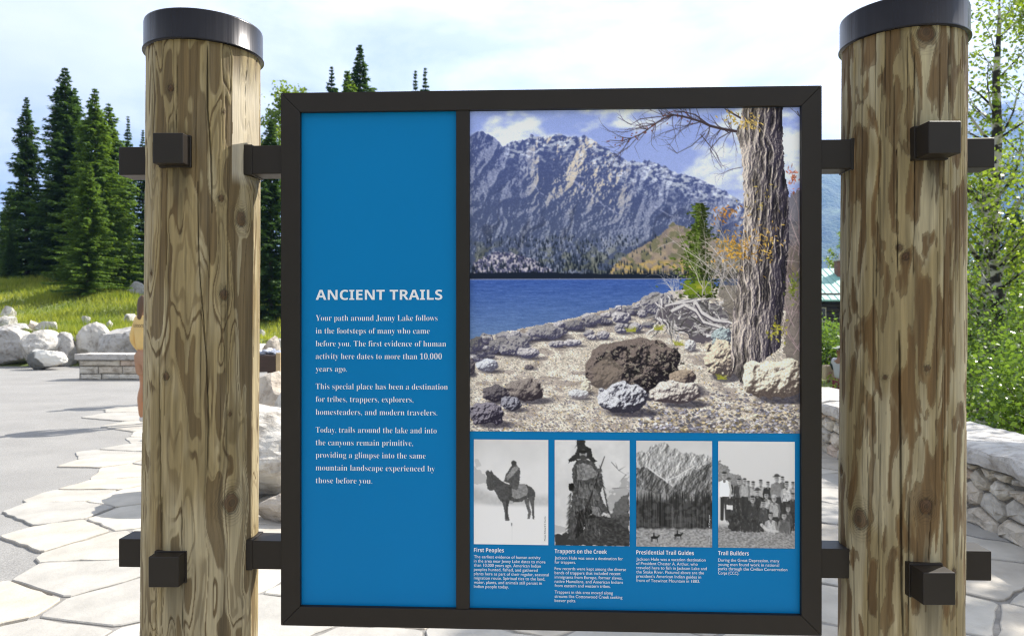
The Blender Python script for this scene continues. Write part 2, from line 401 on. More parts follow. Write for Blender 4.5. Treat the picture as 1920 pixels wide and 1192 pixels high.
    for _ in range(190):
        zx = rnd.uniform(1080, 1470); zy = rnd.uniform(195, 400) - (1470 - zx) * .12
        a = rnd.uniform(-.9, .9) + (1.4 if zx < 1200 else 0); pts = [(zx, zy)]
        for _k in range(5):
            a += rnd.uniform(-.6, .6); pts.append((pts[-1][0] + math.cos(a) * 17, pts[-1][1] + math.sin(a) * 15))
        g = rnd.uniform(.35, 1.15)
        P.stroke([B(*p) for p in pts], rnd.uniform(1.2, 4.0), .6, (190 * g, 184 * g, 182 * g))
    for pts, w in [([(1140, 215), (1250, 180), (1330, 155), (1400, 140)], 5), ([(1180, 205), (1300, 185), (1410, 165)], 5), ([(1180, 240), (1240, 210), (1300, 240), (1340, 300), (1440, 330)], 8), ([(1300, 200), (1330, 250), (1400, 290), (1470, 300)], 9), ([(1100, 235), (1085, 280), (1110, 300)], 4), ([(1185, 430), (1205, 375), (1215, 430)], 4)]:
        P.stroke([B(*p) for p in pts], w, w * .5, (196, 190, 188)); P.stroke([(B(*p)[0], B(*p)[1] + w * .45) for p in pts], w * .35, w * .2, (90, 84, 92))
    # boulders
    P.rock(*B(1385, 335), *B(1500, 450), (168, 178, 178), (84, 86, 96), 601)
    P.rock(*B(1350, 400), *B(1520, 612), (216, 200, 178), (84, 76, 76), 602)
    P.rock(*B(1240, 400), *B(1305, 462), (216, 212, 208), (110, 106, 112), 603)
    P.rock(*B(720, 395), *B(1245, 705), (124, 112, 106), (44, 40, 46), 614, tex=1.5)
    lich = P.poly([B(*p) for p in [(760, 500), (830, 455), (1120, 405), (1200, 440), (1240, 540), (1180, 640), (1020, 690), (930, 640), (900, 560)]], 8)
    P.mix(lich * sst(.52, .62, fbm(X * .11, Y * .14, 616, 4)) * .65, (30, 28, 32))
    P.mix(lich * sst(.62, .70, fbm(X * .2, Y * .25, 617, 4)) * .7, (150, 142, 128))
    P.mix(P.poly([B(*p) for p in [(735, 690), (745, 560), (830, 470), (905, 560), (880, 640), (800, 690)]], 6) * .55, (134, 122, 110))
    P.rock(*B(678, 618), *B(735, 700), (214, 206, 188), (120, 110, 104), 605)
    P.rock(*B(1158, 558), *B(1308, 668), (164, 148, 132), (62, 54, 58), 606, tex=.6)
    P.rock(*B(755, 638), *B(1042, 810), (198, 196, 200), (56, 54, 64), 607, tex=1.3)
    P.rock(*B(1065, 618), *B(1322, 760), (212, 202, 192), (74, 66, 70), 608, tex=1.1)
    P.rock(*B(128, 648), *B(275, 750), (112, 106, 108), (50, 46, 56), 609)
    P.rock(*B(262, 618), *B(478, 745), (146, 136, 130), (56, 50, 56), 610, tex=.7)
    P.rock(*B(228, 712), *B(352, 795), (152, 150, 158), (52, 50, 60), 611, tex=1.4)
    P.rock(*B(62, 738), *B(255, 878), (138, 132, 140), (48, 44, 56), 612, tex=1.3)
    P.rock(*B(92, 508), *B(216, 580), (206, 206, 212), (92, 90, 102), 613, tex=1.2)
    P.rock(*B(40, 500), *B(90, 600), (128, 120, 122), (60, 56, 66), 615)
    P.rock(*B(605, 675), *B(712, 728), (208, 206, 206), (118, 112, 116), 618)
    P.rock(*B(365, 538), *B(415, 566), (120, 112, 114), (60, 56, 66), 619)
    # spruce beside the trunk
    for k in range(1500):
        zy = rnd.uniform(588, 1100); f = (zy - 585) / 515
        hw = 18 + 85 * min(1, f * 1.6) + 14 * math.sin(f * 23)
        zx = 1318 + rnd.gauss(0, .5) * hw + 10 * math.sin(f * 9)
        g = .55 + .75 * (zx < 1325) * rnd.random() + .3 * rnd.random()
        x, y = A(zx, zy)
        P.blob(x, y, rnd.uniform(1.2, 4.2), rnd.uniform(.8, 2.0), (70 * g, 84 * g, 34 * g), rot=rnd.uniform(-.6, .6))
    for k in range(160):
        x, y = A(rnd.uniform(1240, 1390), rnd.uniform(1010, 1080)); P.blob(x, y, 3, 1.6, (112, 128, 44), rot=rnd.uniform(-1, 1))
    for cx_, cy_ in [B(950, 345), B(1445, 605), B(1215, 420), B(1330, 110), B(1100, 336)]:
        for k in range(26):
            P.stroke([(cx_ + rnd.uniform(-9, 9), cy_ + 3), (cx_ + rnd.uniform(-14, 14), cy_ - rnd.uniform(2, 8))], 1.2, .5, (150, 150, 62))
    # thicket of bare twigs behind and beside the trunk
    def twig(x, y, a, ln, w, col, depth):
        pts = [(x, y)]
        for _k in range(5):
            a += rnd.uniform(-.28, .28); pts.append((pts[-1][0] + math.cos(a) * ln / 5, pts[-1][1] + math.sin(a) * ln / 5))
        P.stroke(pts, w, w * .5, col, alpha=.95)
        if depth:
            for _k in range(rnd.randint(2, 4)):
                p = pts[rnd.randint(1, 5)]; twig(p[0], p[1], a + rnd.choice((-1, 1)) * rnd.uniform(.3, .9), ln * rnd.uniform(.45, .7), w * .6, col, depth - 1)
    P.mix(P.poly([B(*p) for p in [(1410, -60), (1540, -100), (1540, 350), (1490, 300), (1440, 200)]], 8) * .6, (92, 86, 80))
    P.mix(P.poly([A(*p) for p in [(1780, 560), (1880, 500), (1880, 1500), (1780, 1500)]], 8) * .75, (104, 96, 92))
    for k in range(34):
        x, y = A(rnd.uniform(1330, 1560), rnd.uniform(900, 1150)); g = rnd.uniform(.6, 1.1)
        twig(x, y, -1.57 + rnd.uniform(-.9, .5), rnd.uniform(45, 105), 1.6, (176 * g, 168 * g, 164 * g), 2)
    for k in range(40):
        x, y = A(rnd.uniform(1790, 1870), rnd.uniform(760, 1420)); g = rnd.uniform(.5, 1.1)
        twig(x, y, -1.57 + rnd.uniform(-.8, .8), rnd.uniform(40, 90), 1.5, (170 * g, 150 * g, 150 * g), 2)
    for k in range(10):
        x, y = A(1190 + rnd.uniform(-20, 20), 1100); twig(x, y, -1.9 + rnd.uniform(-.3, .3), rnd.uniform(30, 55), 1.3, (190, 182, 176), 1)
    # overhanging limb with twigs
    dk = (70, 60, 62)
    limb = [(1560, 200), (1500, 190), (1440, 178), (1380, 162), (1330, 138), (1280, 122), (1230, 108), (1180, 100), (1130, 118), (1085, 145), (1040, 178), (1000, 205), (950, 225), (890, 240), (835, 235)]
    P.stroke([A(*p) for p in limb], 5.5, 1.0, dk)
    for pts, w in [([(1380, 162), (1300, 100), (1240, 85), (1180, 78)], 2.5), ([(1180, 100), (1090, 110), (1000, 120), (950, 150), (880, 110)], 1.8), ([(1085, 145), (1000, 165), (930, 190), (850, 190)], 1.5), ([(1560, 130), (1500, 95), (1460, 70)], 4), ([(1500, 190), (1430, 230), (1380, 290), (1440, 390)], 2), ([(1330, 210), (1370, 260), (1410, 310), (1440, 385)], 1.6), ([(1350, 205), (1280, 270), (1200, 310), (1150, 280)], 1.6), ([(1330, 138), (1260, 160), (1180, 180), (1140, 200)], 1.6), ([(1000, 205), (940, 270), (880, 305)], 1.4), ([(1850, 90), (1865, 120), (1845, 100)], 1.6), ([(1550, 390), (1500, 400), (1470, 410)], 1.4), ([(1480, 200), (1420, 160), (1380, 100)], 2)]:
        P.stroke([A(*p) for p in pts], w, w * .4, dk)
        x, y = A(*pts[-2]); twig(x, y, math.atan2(pts[-1][1] - pts[-2][1], pts[-1][0] - pts[-2][0]), 34, 1.1, dk, 1)
    for k in range(46):
        p = limb[rnd.randint(1, 12)]; x, y = A(*p)
        twig(x, y, rnd.choice([2.6, 3.6, 4.2, 2.0]) + rnd.uniform(-.4, .4), rnd.uniform(20, 55), 1.3, dk, 1)
    for k in range(40):
        p = limb[rnd.randint(5, 14)]; x, y = A(p[0] + rnd.uniform(-30, 30), p[1] + rnd.uniform(-25, 30))
        P.blob(x, y, 1.6, .9, (112, 62, 44), rot=rnd.uniform(0, 3))
    # the cottonwood trunk
    Tp = [A(1556, 60), A(1545, 130), A(1520, 205), A(1548, 300), A(1556, 420), A(1562, 560), A(1560, 700), A(1548, 850), A(1530, 980), B(1524, 120), B(1506, 230), B(1492, 380), B(1490, 500), B(1502, 570), B(1555, 640), B(1580, 600), B(1650, 525), B(1700, 490), B(1760, 440), B(1770, 300), B(1788, 120), A(1790, 950), A(1806, 800), A(1804, 640), A(1800, 520), A(1782, 420), A(1774, 300), A(1770, 180), A(1770, 60)]
    tm = P.poly(Tp, 2.5, .2)
    xc = np.interp(Y, [200, 300, 420, 560, 640, 720], [1430, 1433, 1438, 1430, 1425, 1400]); hw = np.interp(Y, [200, 300, 420, 520, 640, 700], [36, 38, 42, 46, 48, 36])
    u = (X - xc) / hw
    bk = ridged(X * .10 + fbm(X * .03, Y * .02, 202, 3) * 1.5, Y * .016 + X * .01, 201, 4, .6)
    bg = ridged(X * .30 + fbm(X * .05, Y * .05, 204, 3) * 2, Y * .075, 203, 3)
    gy, gx = np.gradient(bk * 11 + bg * 5, 1 / P.k)
    lam = .42 - .34 * u + gx * .26 + gy * .10
    ts = sst(0, 1, lam)[..., None]
    bc = np.array([52, 48, 58]) * (1 - ts) + np.array([182, 170, 160]) * ts
    bc = bc * (.62 + .55 * sst(.15, .6, bk))[..., None]
    P.mix(tm, bc)
    # leaves and light twigs across the trunk
    for k in range(26):
        x, y = A(rnd.uniform(1540, 1800), rnd.uniform(150, 1300)); twig(x, y, rnd.uniform(0, 6.28), rnd.uniform(20, 48), 1.0, (184, 172, 164), 1)
    for (cx_, cy_, sx, sy, n, c) in [(1600, 150, 55, 40, 60, (206, 176, 106)), (1500, 120, 60, 35, 30, (196, 166, 70)), (1470, 650, 70, 50, 60, (198, 140, 66)), (1520, 830, 90, 80, 170, (206, 158, 72)), (1690, 800, 60, 90, 70, (206, 168, 90)), (1740, 1290, 40, 60, 50, (176, 170, 66)), (1660, 560, 70, 90, 24, (176, 156, 90)), (1830, 450, 30, 60, 40, (196, 120, 90)), (1830, 1040, 30, 60, 60, (120, 130, 56))]:
        for k in range(n):
            x, y = A(rnd.gauss(cx_, sx * .6), rnd.gauss(cy_, sy * .6)); g = rnd.uniform(.6, 1.15)
            P.blob(x, y, rnd.uniform(1.4, 3.6), rnd.uniform(.6, 1.3), [v * g for v in c], rot=rnd.uniform(0, 3.14))
    P.rock(*B(1556, 505), *B(1890, 728), (226, 214, 194), (92, 82, 78), 620, tex=.9)
    P.img = np.clip((P.img - 118) * 1.13 + 116, 6, 250)
    P.img *= (1 + .09 * (vnoise(X * .9, Y * .9, 400) - .5))[..., None]
    return P

def soften(P, n):
    for _ in range(n):
        a = np.pad(P.img, ((1, 1), (1, 1), (0, 0)), mode='edge')
        P.img = .4 * a[1:-1, 1:-1] + .15 * (a[:-2, 1:-1] + a[2:, 1:-1] + a[1:-1, :-2] + a[1:-1, 2:])

def _sepia(g):
    g = np.asarray(g, float)
    return np.stack([g, g * .985, g * .972], -1)

def paint_rider():            # blanketed rider on a dark horse in snow
    P = Paint(0, 0, 140, 196, 1.0); X, Y = P.X, P.Y; Z = lambda x, y: ((x - 62) * .302, (y - 72) * .302)
    P.img[:] = _sepia(206 + 14 * (fbm(X * .03, Y * .03, 5, 3) - .5) - 10 * sst(60, 0, Y))
    hl = np.interp(X, [0, 15, 40, 80, 110, 140], [104, 106, 116, 120, 118, 116])
    P.mix(sst(-8, 8, Y - hl + 12) * sst(14, -2, Y - hl - 8) * .6 * (.6 + .5 * fbm(X * .2, Y * .2, 3, 3)), _sepia(150))
    P.mix(P.poly([(0, 50), (10, 56), (24, 70), (30, 80), (0, 84)], 4) * .55, _sepia(150))
    P.mix(P.poly([(2, 38), (9, 36), (14, 50), (4, 52)], 3) * .4, _sepia(150))
    P.mix(sst(118, 128, Y), _sepia(214))
    def pz(pts, g, jit=1.0, seed=1):
        m = P.poly([Z(*p) for p in pts], jit, .3, seed)
        P.mix(m, _sepia(g * (.75 + .5 * fbm(X * .35, Y * .35, seed, 3))))
    pz([(135, 275), (148, 262), (165, 272), (172, 258), (182, 285), (225, 320), (265, 345), (300, 350), (380, 345), (425, 365), (445, 400), (440, 440), (400, 430), (360, 455), (300, 462), (240, 465), (215, 430), (190, 385), (165, 388), (150, 380), (140, 340), (145, 300)], 74)
    pz([(300, 350), (380, 345), (400, 380), (395, 415), (330, 440), (290, 420)], 128, seed=4)
    for leg, g in [([(240, 455), (275, 455), (275, 520), (285, 572), (258, 575), (254, 520)], 82), ([(262, 440), (284, 450), (270, 520), (278, 560), (264, 560)], 60), ([(375, 440), (410, 430), (408, 480), (420, 520), (410, 560), (396, 562), (402, 520), (388, 480)], 92), ([(405, 425), (445, 410), (436, 470), (440, 562), (428, 562), (424, 500)], 84)]:
        pz(leg, g, .6)
    pz([(250, 330), (262, 290), (290, 245), (298, 235), (294, 208), (308, 200), (326, 208), (328, 228), (350, 250), (350, 300), (345, 345), (330, 385), (300, 375), (280, 340)], 78, 1.2, 9)
    pz([(265, 300), (300, 250), (330, 235), (345, 250), (300, 300), (270, 330)], 130, 1.5, 12)
    pz([(275, 360), (300, 370), (300, 440), (285, 450)], 66, 1)
    pz([(285, 448), (312, 455), (300, 468), (282, 465)], 150, .5)
    P.blob(*Z(310, 216), 4.2, 4.6, _sepia(62)); P.stroke([Z(170, 290), Z(182, 320), Z(175, 380)], .8, .6, (50, 50, 50)); P.stroke([Z(182, 330), Z(240, 335), Z(265, 320)], .8, .6, (90, 90, 90))
    P.stroke([Z(298, 590), Z(298, 604)], 1.8, 1, (70, 70, 70)); P.stroke([Z(300, 604), Z(300, 700)], .6, .4, (180, 180, 178))
    soften(P, 1)
    return P

def paint_trapper():          # standing bearded figure in fringed buckskins leaning on a long gun
    P = Paint(0, 0, 140, 197, 1.0); X, Y = P.X, P.Y; Z = lambda x, y: ((x - 563) * .302, (y - 75) * .302); rnd = random.Random(4)
    P.img[:] = _sepia(192 + 26 * (fbm(X * .05, Y * .05, 15, 4) - .5) + 10 * sst(140, 0, Y))
    hill = P.poly([(140, 95), (120, 108), (108, 130), (100, 150), (90, 160), (0, 178), (0, 197), (140, 197)], 5)
    P.mix(hill, _sepia(70 * (.6 + .8 * fbm(X * .25, Y * .25, 8, 4))))
    P.mix(P.poly([(100, 110), (140, 60), (140, 130), (105, 150)], 12) * .45, _sepia(120))
    P.mix(P.poly([(0, 158), (22, 164), (22, 172), (0, 174)], 1), _sepia(170)); P.mix(P.poly([(0, 176), (140, 184), (140, 197), (0, 197)], 3) * .8, _sepia(48))
    for pts in [[(915, 210), (960, 260), (1010, 290)], [(960, 260), (1000, 235)], [(1005, 285), (965, 330)], [(920, 372), (1000, 366)], [(950, 245), (940, 215)]]:
        P.stroke([Z(*p) for p in pts], 1.2, .5, (90, 88, 86))
    def pz(pts, g, jit=1.2, seed=1, c=.9):
        m = P.poly([Z(*p) for p in pts], jit, .3, seed)
        P.mix(m, _sepia(g * (1 - c / 2.6 + c * .78 * fbm(X * .22, Y * .3, seed, 4))))
    pz([(700, 75), (752, 75), (755, 110), (790, 130), (800, 180), (825, 205), (800, 215), (770, 190), (700, 195), (650, 215), (648, 195), (690, 160), (705, 120)], 46, 2)
    pz([(668, 260), (700, 195), (760, 190), (810, 220), (830, 250), (860, 300), (865, 340), (850, 400), (860, 450), (890, 500), (905, 530), (860, 520), (840, 560), (760, 520), (735, 600), (700, 690), (640, 690), (650, 600), (665, 480), (672, 400), (650, 380), (655, 350), (680, 345)], 72, 2.2, 5, 1.3)
    pz([(700, 230), (740, 215), (790, 230), (815, 265), (850, 250), (860, 270), (810, 300), (760, 320), (705, 320)], 122, 1.2, 7, .8)
    pz([(715, 350), (800, 345), (830, 400), (840, 450), (780, 440), (710, 430)], 98, 1.2, 11, .9)
    pz([(690, 520), (730, 510), (760, 480), (800, 520), (760, 560), (740, 640), (690, 690), (700, 600)], 30, 1.5, 13)
    pz([(790, 480), (840, 490), (860, 560), (830, 640), (815, 640), (835, 570), (800, 540)], 120, 1.2, 15)
    pz([(745, 560), (800, 530), (850, 560), (830, 640), (790, 660), (750, 620)], 34, 2, 17)
    pz([(650, 345), (685, 340), (686, 385), (655, 388)], 22, 1)
    P.blob(*Z(740, 160), 7, 8.5, _sepia(150)); P.blob(*Z(738, 182), 6, 5, _sepia(66)); P.blob(*Z(738, 146), 8, 3.5, _sepia(34)); P.blob(*Z(733, 159), 1.3, .8, _sepia(50)); P.blob(*Z(746, 159), 1.3, .8, _sepia(50))
    P.stroke([Z(872, 175), Z(845, 250), Z(815, 350), Z(770, 470), (38, 170)], 1.2, 4.2, (40, 38, 38))
    P.blob(*Z(838, 262), 5.5, 4, _sepia(70), rot=-.4)
    for k in range(240):
        side = rnd.choice((0, 1, 2)); f = rnd.random()
        if side == 0: a = (665 - 15 * f, 400 + 280 * f); d = (-rnd.uniform(10, 26), rnd.uniform(14, 30))
        elif side == 1: a = (850 + 45 * f, 300 + 220 * f); d = (rnd.uniform(4, 20), rnd.uniform(14, 30))
        else: a = (700 + 130 * f, 330 + 20 * f); d = (rnd.uniform(-6, 6), rnd.uniform(14, 34))
        P.stroke([Z(*a), Z(a[0] + d[0], a[1] + d[1])], 1.0, .4, _sepia(rnd.choice((34, 46, 90)) * 1.0))
    for k in range(14):
        P.stroke([Z(705 + k % 4 * 12, 100), Z(685 + rnd.uniform(-10, 60), 85 + rnd.uniform(-10, 50))], 1.4, .4, _sepia(40.))
    pz([(770, 560), (860, 540), (940, 560), (1028, 640), (1028, 720), (780, 720), (740, 680)], 56, 3, 21, 1.4)
    for k in range(170):             # folds and fringe of the skins
        x = rnd.uniform(672, 850); y = rnd.uniform(225, 660); g = rnd.choice((28., 44., 96., 128., 150.))
        P.stroke([Z(x, y), Z(x + rnd.uniform(-9, 12), y + rnd.uniform(14, 34)), Z(x + rnd.uniform(-12, 20), y + rnd.uniform(36, 62))], 1.2, .6, _sepia(g), alpha=.55)
    for k in range(120):
        x = rnd.uniform(750, 1028); y = rnd.uniform(540, 715); g = rnd.choice((30., 44., 84., 104.))
        P.stroke([Z(x, y), Z(x + rnd.uniform(10, 34), y + rnd.uniform(-10, 22))], 1.4, .6, _sepia(g), alpha=.5)
    soften(P, 1)
    return P

def paint_peaks():            # craggy peaks over a dark wood, two riders on the flat
    P = Paint(0, 0, 142, 197, 1.0); X, Y = P.X, P.Y; Z = lambda x, y: ((x - 43) * .302, (y - 80) * .302); rnd = random.Random(9)
    P.img[:] = _sepia(196 + 10 * (fbm(X * .03, Y * .05, 3, 3) - .5))
    rz = [(43, 160), (80, 140), (100, 158), (130, 115), (180, 100), (235, 90), (262, 128), (300, 130), (330, 158), (380, 150), (420, 165), (470, 165), (513, 185)]
    ry = np.interp(X, [Z(*p)[0] for p in rz], [Z(*p)[1] for p in rz]) + (fbm(X * .3, X * 0, 2, 3) - .5) * 7
    h = fbm(X * .09 + Y * .03, Y * .06, 6, 5, .6) * 34; gy, gx = np.gradient(h)
    P.mix(sst(-1, 1, Y - ry), _sepia(np.clip(158 + gx * 24 + 34 * (fbm(X * .3, Y * .3, 4, 3) - .5), 90, 215)))
    for pts, g in [([(0, 52), (20, 48), (58, 78), (90, 100), (90, 115), (0, 110)], 96), ([(142, 40), (110, 54), (80, 74), (55, 100), (142, 115)], 104)]:
        P.mix(P.poly(pts, 4), _sepia(np.clip(g + gx * 22 + 40 * (fbm(X * .25, Y * .25, 44, 3) - .5), 60, 190)))
    P.stroke([(22, 50), (40, 64), (56, 74), (76, 66), (92, 56), (110, 46)], 3, 2, _sepia(206.), alpha=.8)
    P.mix(P.poly([(0, 84), (20, 92), (40, 100), (60, 98), (60, 115), (0, 115)], 5) * .6, _sepia(150))
    P.mix(sst(108, 116, Y + (fbm(X * .2, X * 0, 6, 3) - .5) * 10), _sepia(40 + 50 * (fbm(X * .3, Y * .12, 7, 3) - .2)))
    for k in range(150):
        x = rnd.uniform(0, 142); t = rnd.uniform(92, 112); g = rnd.uniform(26, 60)
        P.stroke([(x, 166), (x, t + 12), (x, t)], 3.0, .6, _sepia(g), alpha=.75)
    P.mix(sst(104, 116, Y) * sst(166, 158, Y) * sst(.45, .62, fbm(X * .12, Y * .16, 27, 4)) * .45, _sepia(92.))
    for k in range(60):
        x = rnd.uniform(0, 142); P.stroke([(x, rnd.uniform(112, 150)), (x + rnd.uniform(-1, 1), 160)], .8, .7, _sepia(rnd.uniform(80, 120)))
    P.mix(sst(160, 166, Y + (fbm(X * .1, Y * 0, 6, 3) - .5) * 8), _sepia(np.clip(142 + 110 * (fbm(X * .3, Y * .5, 17, 4) - .5), 60, 210)))
    for cx, cy in [(34, 180), (78, 175)]:
        g = _sepia(34.); P.blob(cx, cy, 7, 2.6, g); P.stroke([(cx - 5, cy), (cx - 6, cy + 8)], 1.6, 1, g); P.stroke([(cx + 5, cy), (cx + 6, cy + 8)], 1.6, 1, g); P.stroke([(cx + 5, cy), (cx + 9, cy - 4)], 2.6, 2, g)
        P.stroke([(cx - 1, cy), (cx - 1, cy - 8)], 3, 2, g); P.stroke([(cx - 3, cy), (cx - 4, cy + 7)], 1.2, .8, g)
    soften(P, 1)
    return P

def paint_crew():             # a crew of young workmen posed outdoors
    P = Paint(0, 0, 144, 199, 1.0); X, Y = P.X, P.Y; rnd = random.Random(12); Z = lambda x, y: ((x - 550) * .302, (y - 85) * .302)
    P.img[:] = _sepia(205 - 12 * Y / 199.)
    P.mix(P.poly([(0, 36), (10, 44), (26, 56), (44, 66), (50, 90), (0, 90)], 7) * .75, _sepia(105 * (.6 + .8 * fbm(X * .4, Y * .4, 3, 3))))
    P.mix(sst(150, 166, Y), _sepia(np.clip(126 + 130 * (fbm(X * .35, Y * .6, 17, 4) - .5), 60, 200)))
    P.mix(P.poly([(10, 105), (60, 100), (144, 96), (144, 166), (70, 170), (20, 166)], 4), _sepia(60 * (.5 + .9 * fbm(X * .3, Y * .3, 31, 4))))
    def man(x, y, s, shirt, hat=0, bare=0, legs=1, seat=0):
        X0, Y0 = Z(x, y)
        g = shirt * (.8 + .4 * rnd.random())
        if legs:
            P.stroke([(X0 - 2.6 * s, Y0 + 26 * s), (X0 - 3.4 * s, Y0 + 62 * s)], 6 * s, 4.6 * s, _sepia(52.)); P.stroke([(X0 + 2.6 * s, Y0 + 26 * s), (X0 + 3.6 * s, Y0 + 62 * s)], 6 * s, 4.6 * s, _sepia(62.))
        if seat:
            P.blob(X0, Y0 + 27 * s, 12 * s, 6.5 * s, _sepia(50.)); P.stroke([(X0 - 9 * s, Y0 + 26 * s), (X0 - 4 * s, Y0 + 36 * s)], 5 * s, 4 * s, _sepia(44.))
        P.mix(P.poly([(X0 - 8 * s, Y0 + 9 * s), (X0 - 3 * s, Y0 + 6 * s), (X0 + 3 * s, Y0 + 6 * s), (X0 + 8 * s, Y0 + 9 * s), (X0 + 7 * s, Y0 + 30 * s), (X0 - 7 * s, Y0 + 30 * s)], .6), _sepia(g * (.85 + .3 * fbm(X * .5, Y * .5, int(x), 2))))
        ag = g if not bare else 150.
        P.stroke([(X0 - 7.4 * s, Y0 + 10 * s), (X0 - 9.5 * s, Y0 + 20 * s), (X0 - 8 * s, Y0 + 31 * s)], 3.6 * s, 2.6 * s, _sepia(ag * .85)); P.stroke([(X0 + 7.4 * s, Y0 + 10 * s), (X0 + 9.5 * s, Y0 + 20 * s), (X0 + 8 * s, Y0 + 31 * s)], 3.6 * s, 2.6 * s, _sepia(ag * .7))
        P.stroke([(X0, Y0 + 3 * s), (X0, Y0 + 8 * s)], 3.6 * s, 4 * s, _sepia(110.))
        P.blob(X0, Y0, 3.9 * s, 5 * s, _sepia(166 + 14 * rnd.random()))
        P.blob(X0 + 1.8 * s, Y0 + .5 * s, 2.0 * s, 4 * s, _sepia(120.), alpha=.5)
        P.blob(X0 - .4 * s, Y0 - .6 * s, 2.8 * s, .8 * s, _sepia(74.), alpha=.8); P.blob(X0 - .2 * s, Y0 + 2.6 * s, 1.4 * s, .5 * s, _sepia(80.), alpha=.8)
        if hat: P.blob(X0, Y0 - 4.2 * s, 6.2 * s, 1.2 * s, _sepia(60. if hat == 1 else 170.), rot=-.1); P.blob(X0, Y0 - 5.4 * s, 4 * s, 2.8 * s, _sepia(70. if hat == 1 else 180.))
        else: P.blob(X0, Y0 - 4.6 * s, 3.5 * s, 1.7 * s, _sepia(58.))
    for a in [(615, 330, .8, 60, 1), (738, 345, .8, 120), (815, 340, .95, 210), (860, 350, .9, 60), (950, 318, .9, 80), (1015, 350, .9, 160), (768, 350, .95, 190)]: man(*a)
    man(680, 335, 1.0, 84); man(715, 332, .95, 196); man(915, 315, 1.15, 150, 1, 1); man(976, 350, 1.05, 200)
    man(588, 300, 1.3, 216)
    P.mix(P.poly([Z(602, 478), Z(642, 482), Z(640, 510), Z(600, 506)]), _sepia(210.))
    for a in [(795, 400, 1.1, 70, 1, 0, 0, 1), (850, 420, 1.05, 180, 0, 0, 0, 1), (898, 440, 1.1, 135, 2, 1, 0, 1), (1015, 420, 1.0, 70, 0, 0, 0, 1), (765, 445, 1.25, 74, 0, 0, 0, 1), (832, 470, 1.15, 70, 0, 0, 0, 1), (985, 500, 1.1, 66, 1, 0, 0, 1), (878, 545, 1.2, 205, 0, 0, 0, 0), (960, 545, 1.15, 96, 0, 1, 0, 1)]: man(*a)
    P.mix(P.poly([Z(660, 630), Z(700, 590), Z(780, 585), Z(815, 600), Z(800, 640), Z(700, 648)], 2), _sepia(58.)); P.stroke([Z(820, 600), Z(850, 630), Z(920, 640)], 6, 4, _sepia(190.))
    for k in range(150):             # folds, arms and shadows among the men
        x = rnd.uniform(16, 142); y = rnd.uniform(98, 162); g = rnd.choice((34., 48., 96., 130., 160.))
        P.stroke([(x, y), (x + rnd.uniform(-3, 3), y + rnd.uniform(3, 8))], 1.3, .6, _sepia(g), alpha=.5)
    P.mix(sst(166, 172, Y + (vnoise(X * .5, Y * .2, 6) - .5) * 10) * .8, _sepia(np.clip(140 + 130 * (fbm(X * .35, Y * .6, 19, 4) - .5), 60, 210)))
    soften(P, 1)
    return P
# ---------------------------------------------------------------- terrain and paving
def smooth01(a, b, x):
    t = min(1, max(0, (x - a) / (b - a))); return t * t * (3 - 2 * t)

def wall_x(y):                       # centre-line of the low stone wall's plaza face, x as a function of depth
    return 3.13 + .028 * (y - 4) + (-.055 * (y - 8.2) ** 2 if y > 8.2 else 0)

def terrain_z(x, y):
    z = 0.0
    # grassy bank rising behind the boulders at the left
    if x < 6:
        up = (smooth01(21.2, 22.6, y) * .85 * smooth01(-4, -7, x) + smooth01(21.6, 37, y) * (1.9 + .035 * min(10, max(-16, -(x + 12))) * -1 * -1)) * smooth01(4, -5, x)
        near = smooth01(9.5, 24, y) * smooth01(-3.9, -1.5, x) * smooth01(3, 0, x) * .35
        z += up + near
        if up > .02: z += .22 * (mnoise.noise(Vector((x * .16, y * .16, 3))) + .35 * mnoise.noise(Vector((x * .6, y * .6, 8)))) * smooth01(21.5, 25, y)
    # ground falls away towards the lake beyond the wall at the right
    xr = wall_x(min(max(y, -3), 10)) + 1.0
    fall = smooth01(xr, xr + 3.2, x) if y < 10.5 else smooth01(xr, xr + 3.2, x + (y - 10.5) * 1.0)
    z -= fall * .85 * (1 if y < 60 else smooth01(140, 60, y))
    return z

def build_ground():
    xs = sorted(set([-4000, -2500, -1400, -700, -350, -180, -110, -70, -50] + [round(-40 + i * .8, 3) for i in range(101)] + [50, 70, 110, 180, 350, 700, 1400, 2500, 4000]))
    ys = sorted(set([-600, -200, -60, -20, -8] + [round(-4 + i * .8, 3) for i in range(81)] + [70, 85, 110, 150, 220, 350, 600, 1000, 1800, 3000, 5000]))
    V = [(x, y, terrain_z(x, y) - .03) for y in ys for x in xs]
    n = len(xs)
    F = [(j * n + i, j * n + i + 1, (j + 1) * n + i + 1, (j + 1) * n + i) for j in range(len(ys) - 1) for i in range(n - 1)]
    m = mat('soil_and_turf', (.10, .15, .03), .95, var=.3, vscale=.35, col2=(.22, .24, .07), bump=.6, bscale=3, bdist=.1)
    return tag(mesh_obj('ground', V, F, m, smooth=True), kind='structure')
ground = build_ground()

# edge of the flagstones against the asphalt, measured in the photograph and carried on
EDGE_PX = [(262, 757), (236, 771), (223, 782), (196, 800), (200, 822), (188, 840), (150, 878), (138, 908), (95, 944), (30, 1006), (2, 1056)]
EDGE = [((px - 960) / 1400 * gd_(py), gd_(py)) for px, py in EDGE_PX]
EDGE = [(-4.3, 20.0), (-5.0, 16.5), (-5.75, 13.8)] + EDGE + [(-2.9, 3.7), (-2.85, 3.0), (-3.1, 1.5), (-3.4, -3.0)]
def edge_x(y):
    for (x0, y0), (x1, y1) in zip(EDGE, EDGE[1:]):
        if y1 <= y <= y0: return x1 + (x0 - x1) * (y - y1) / (y0 - y1)
    return EDGE[0][0] if y > EDGE[0][1] else EDGE[-1][0]

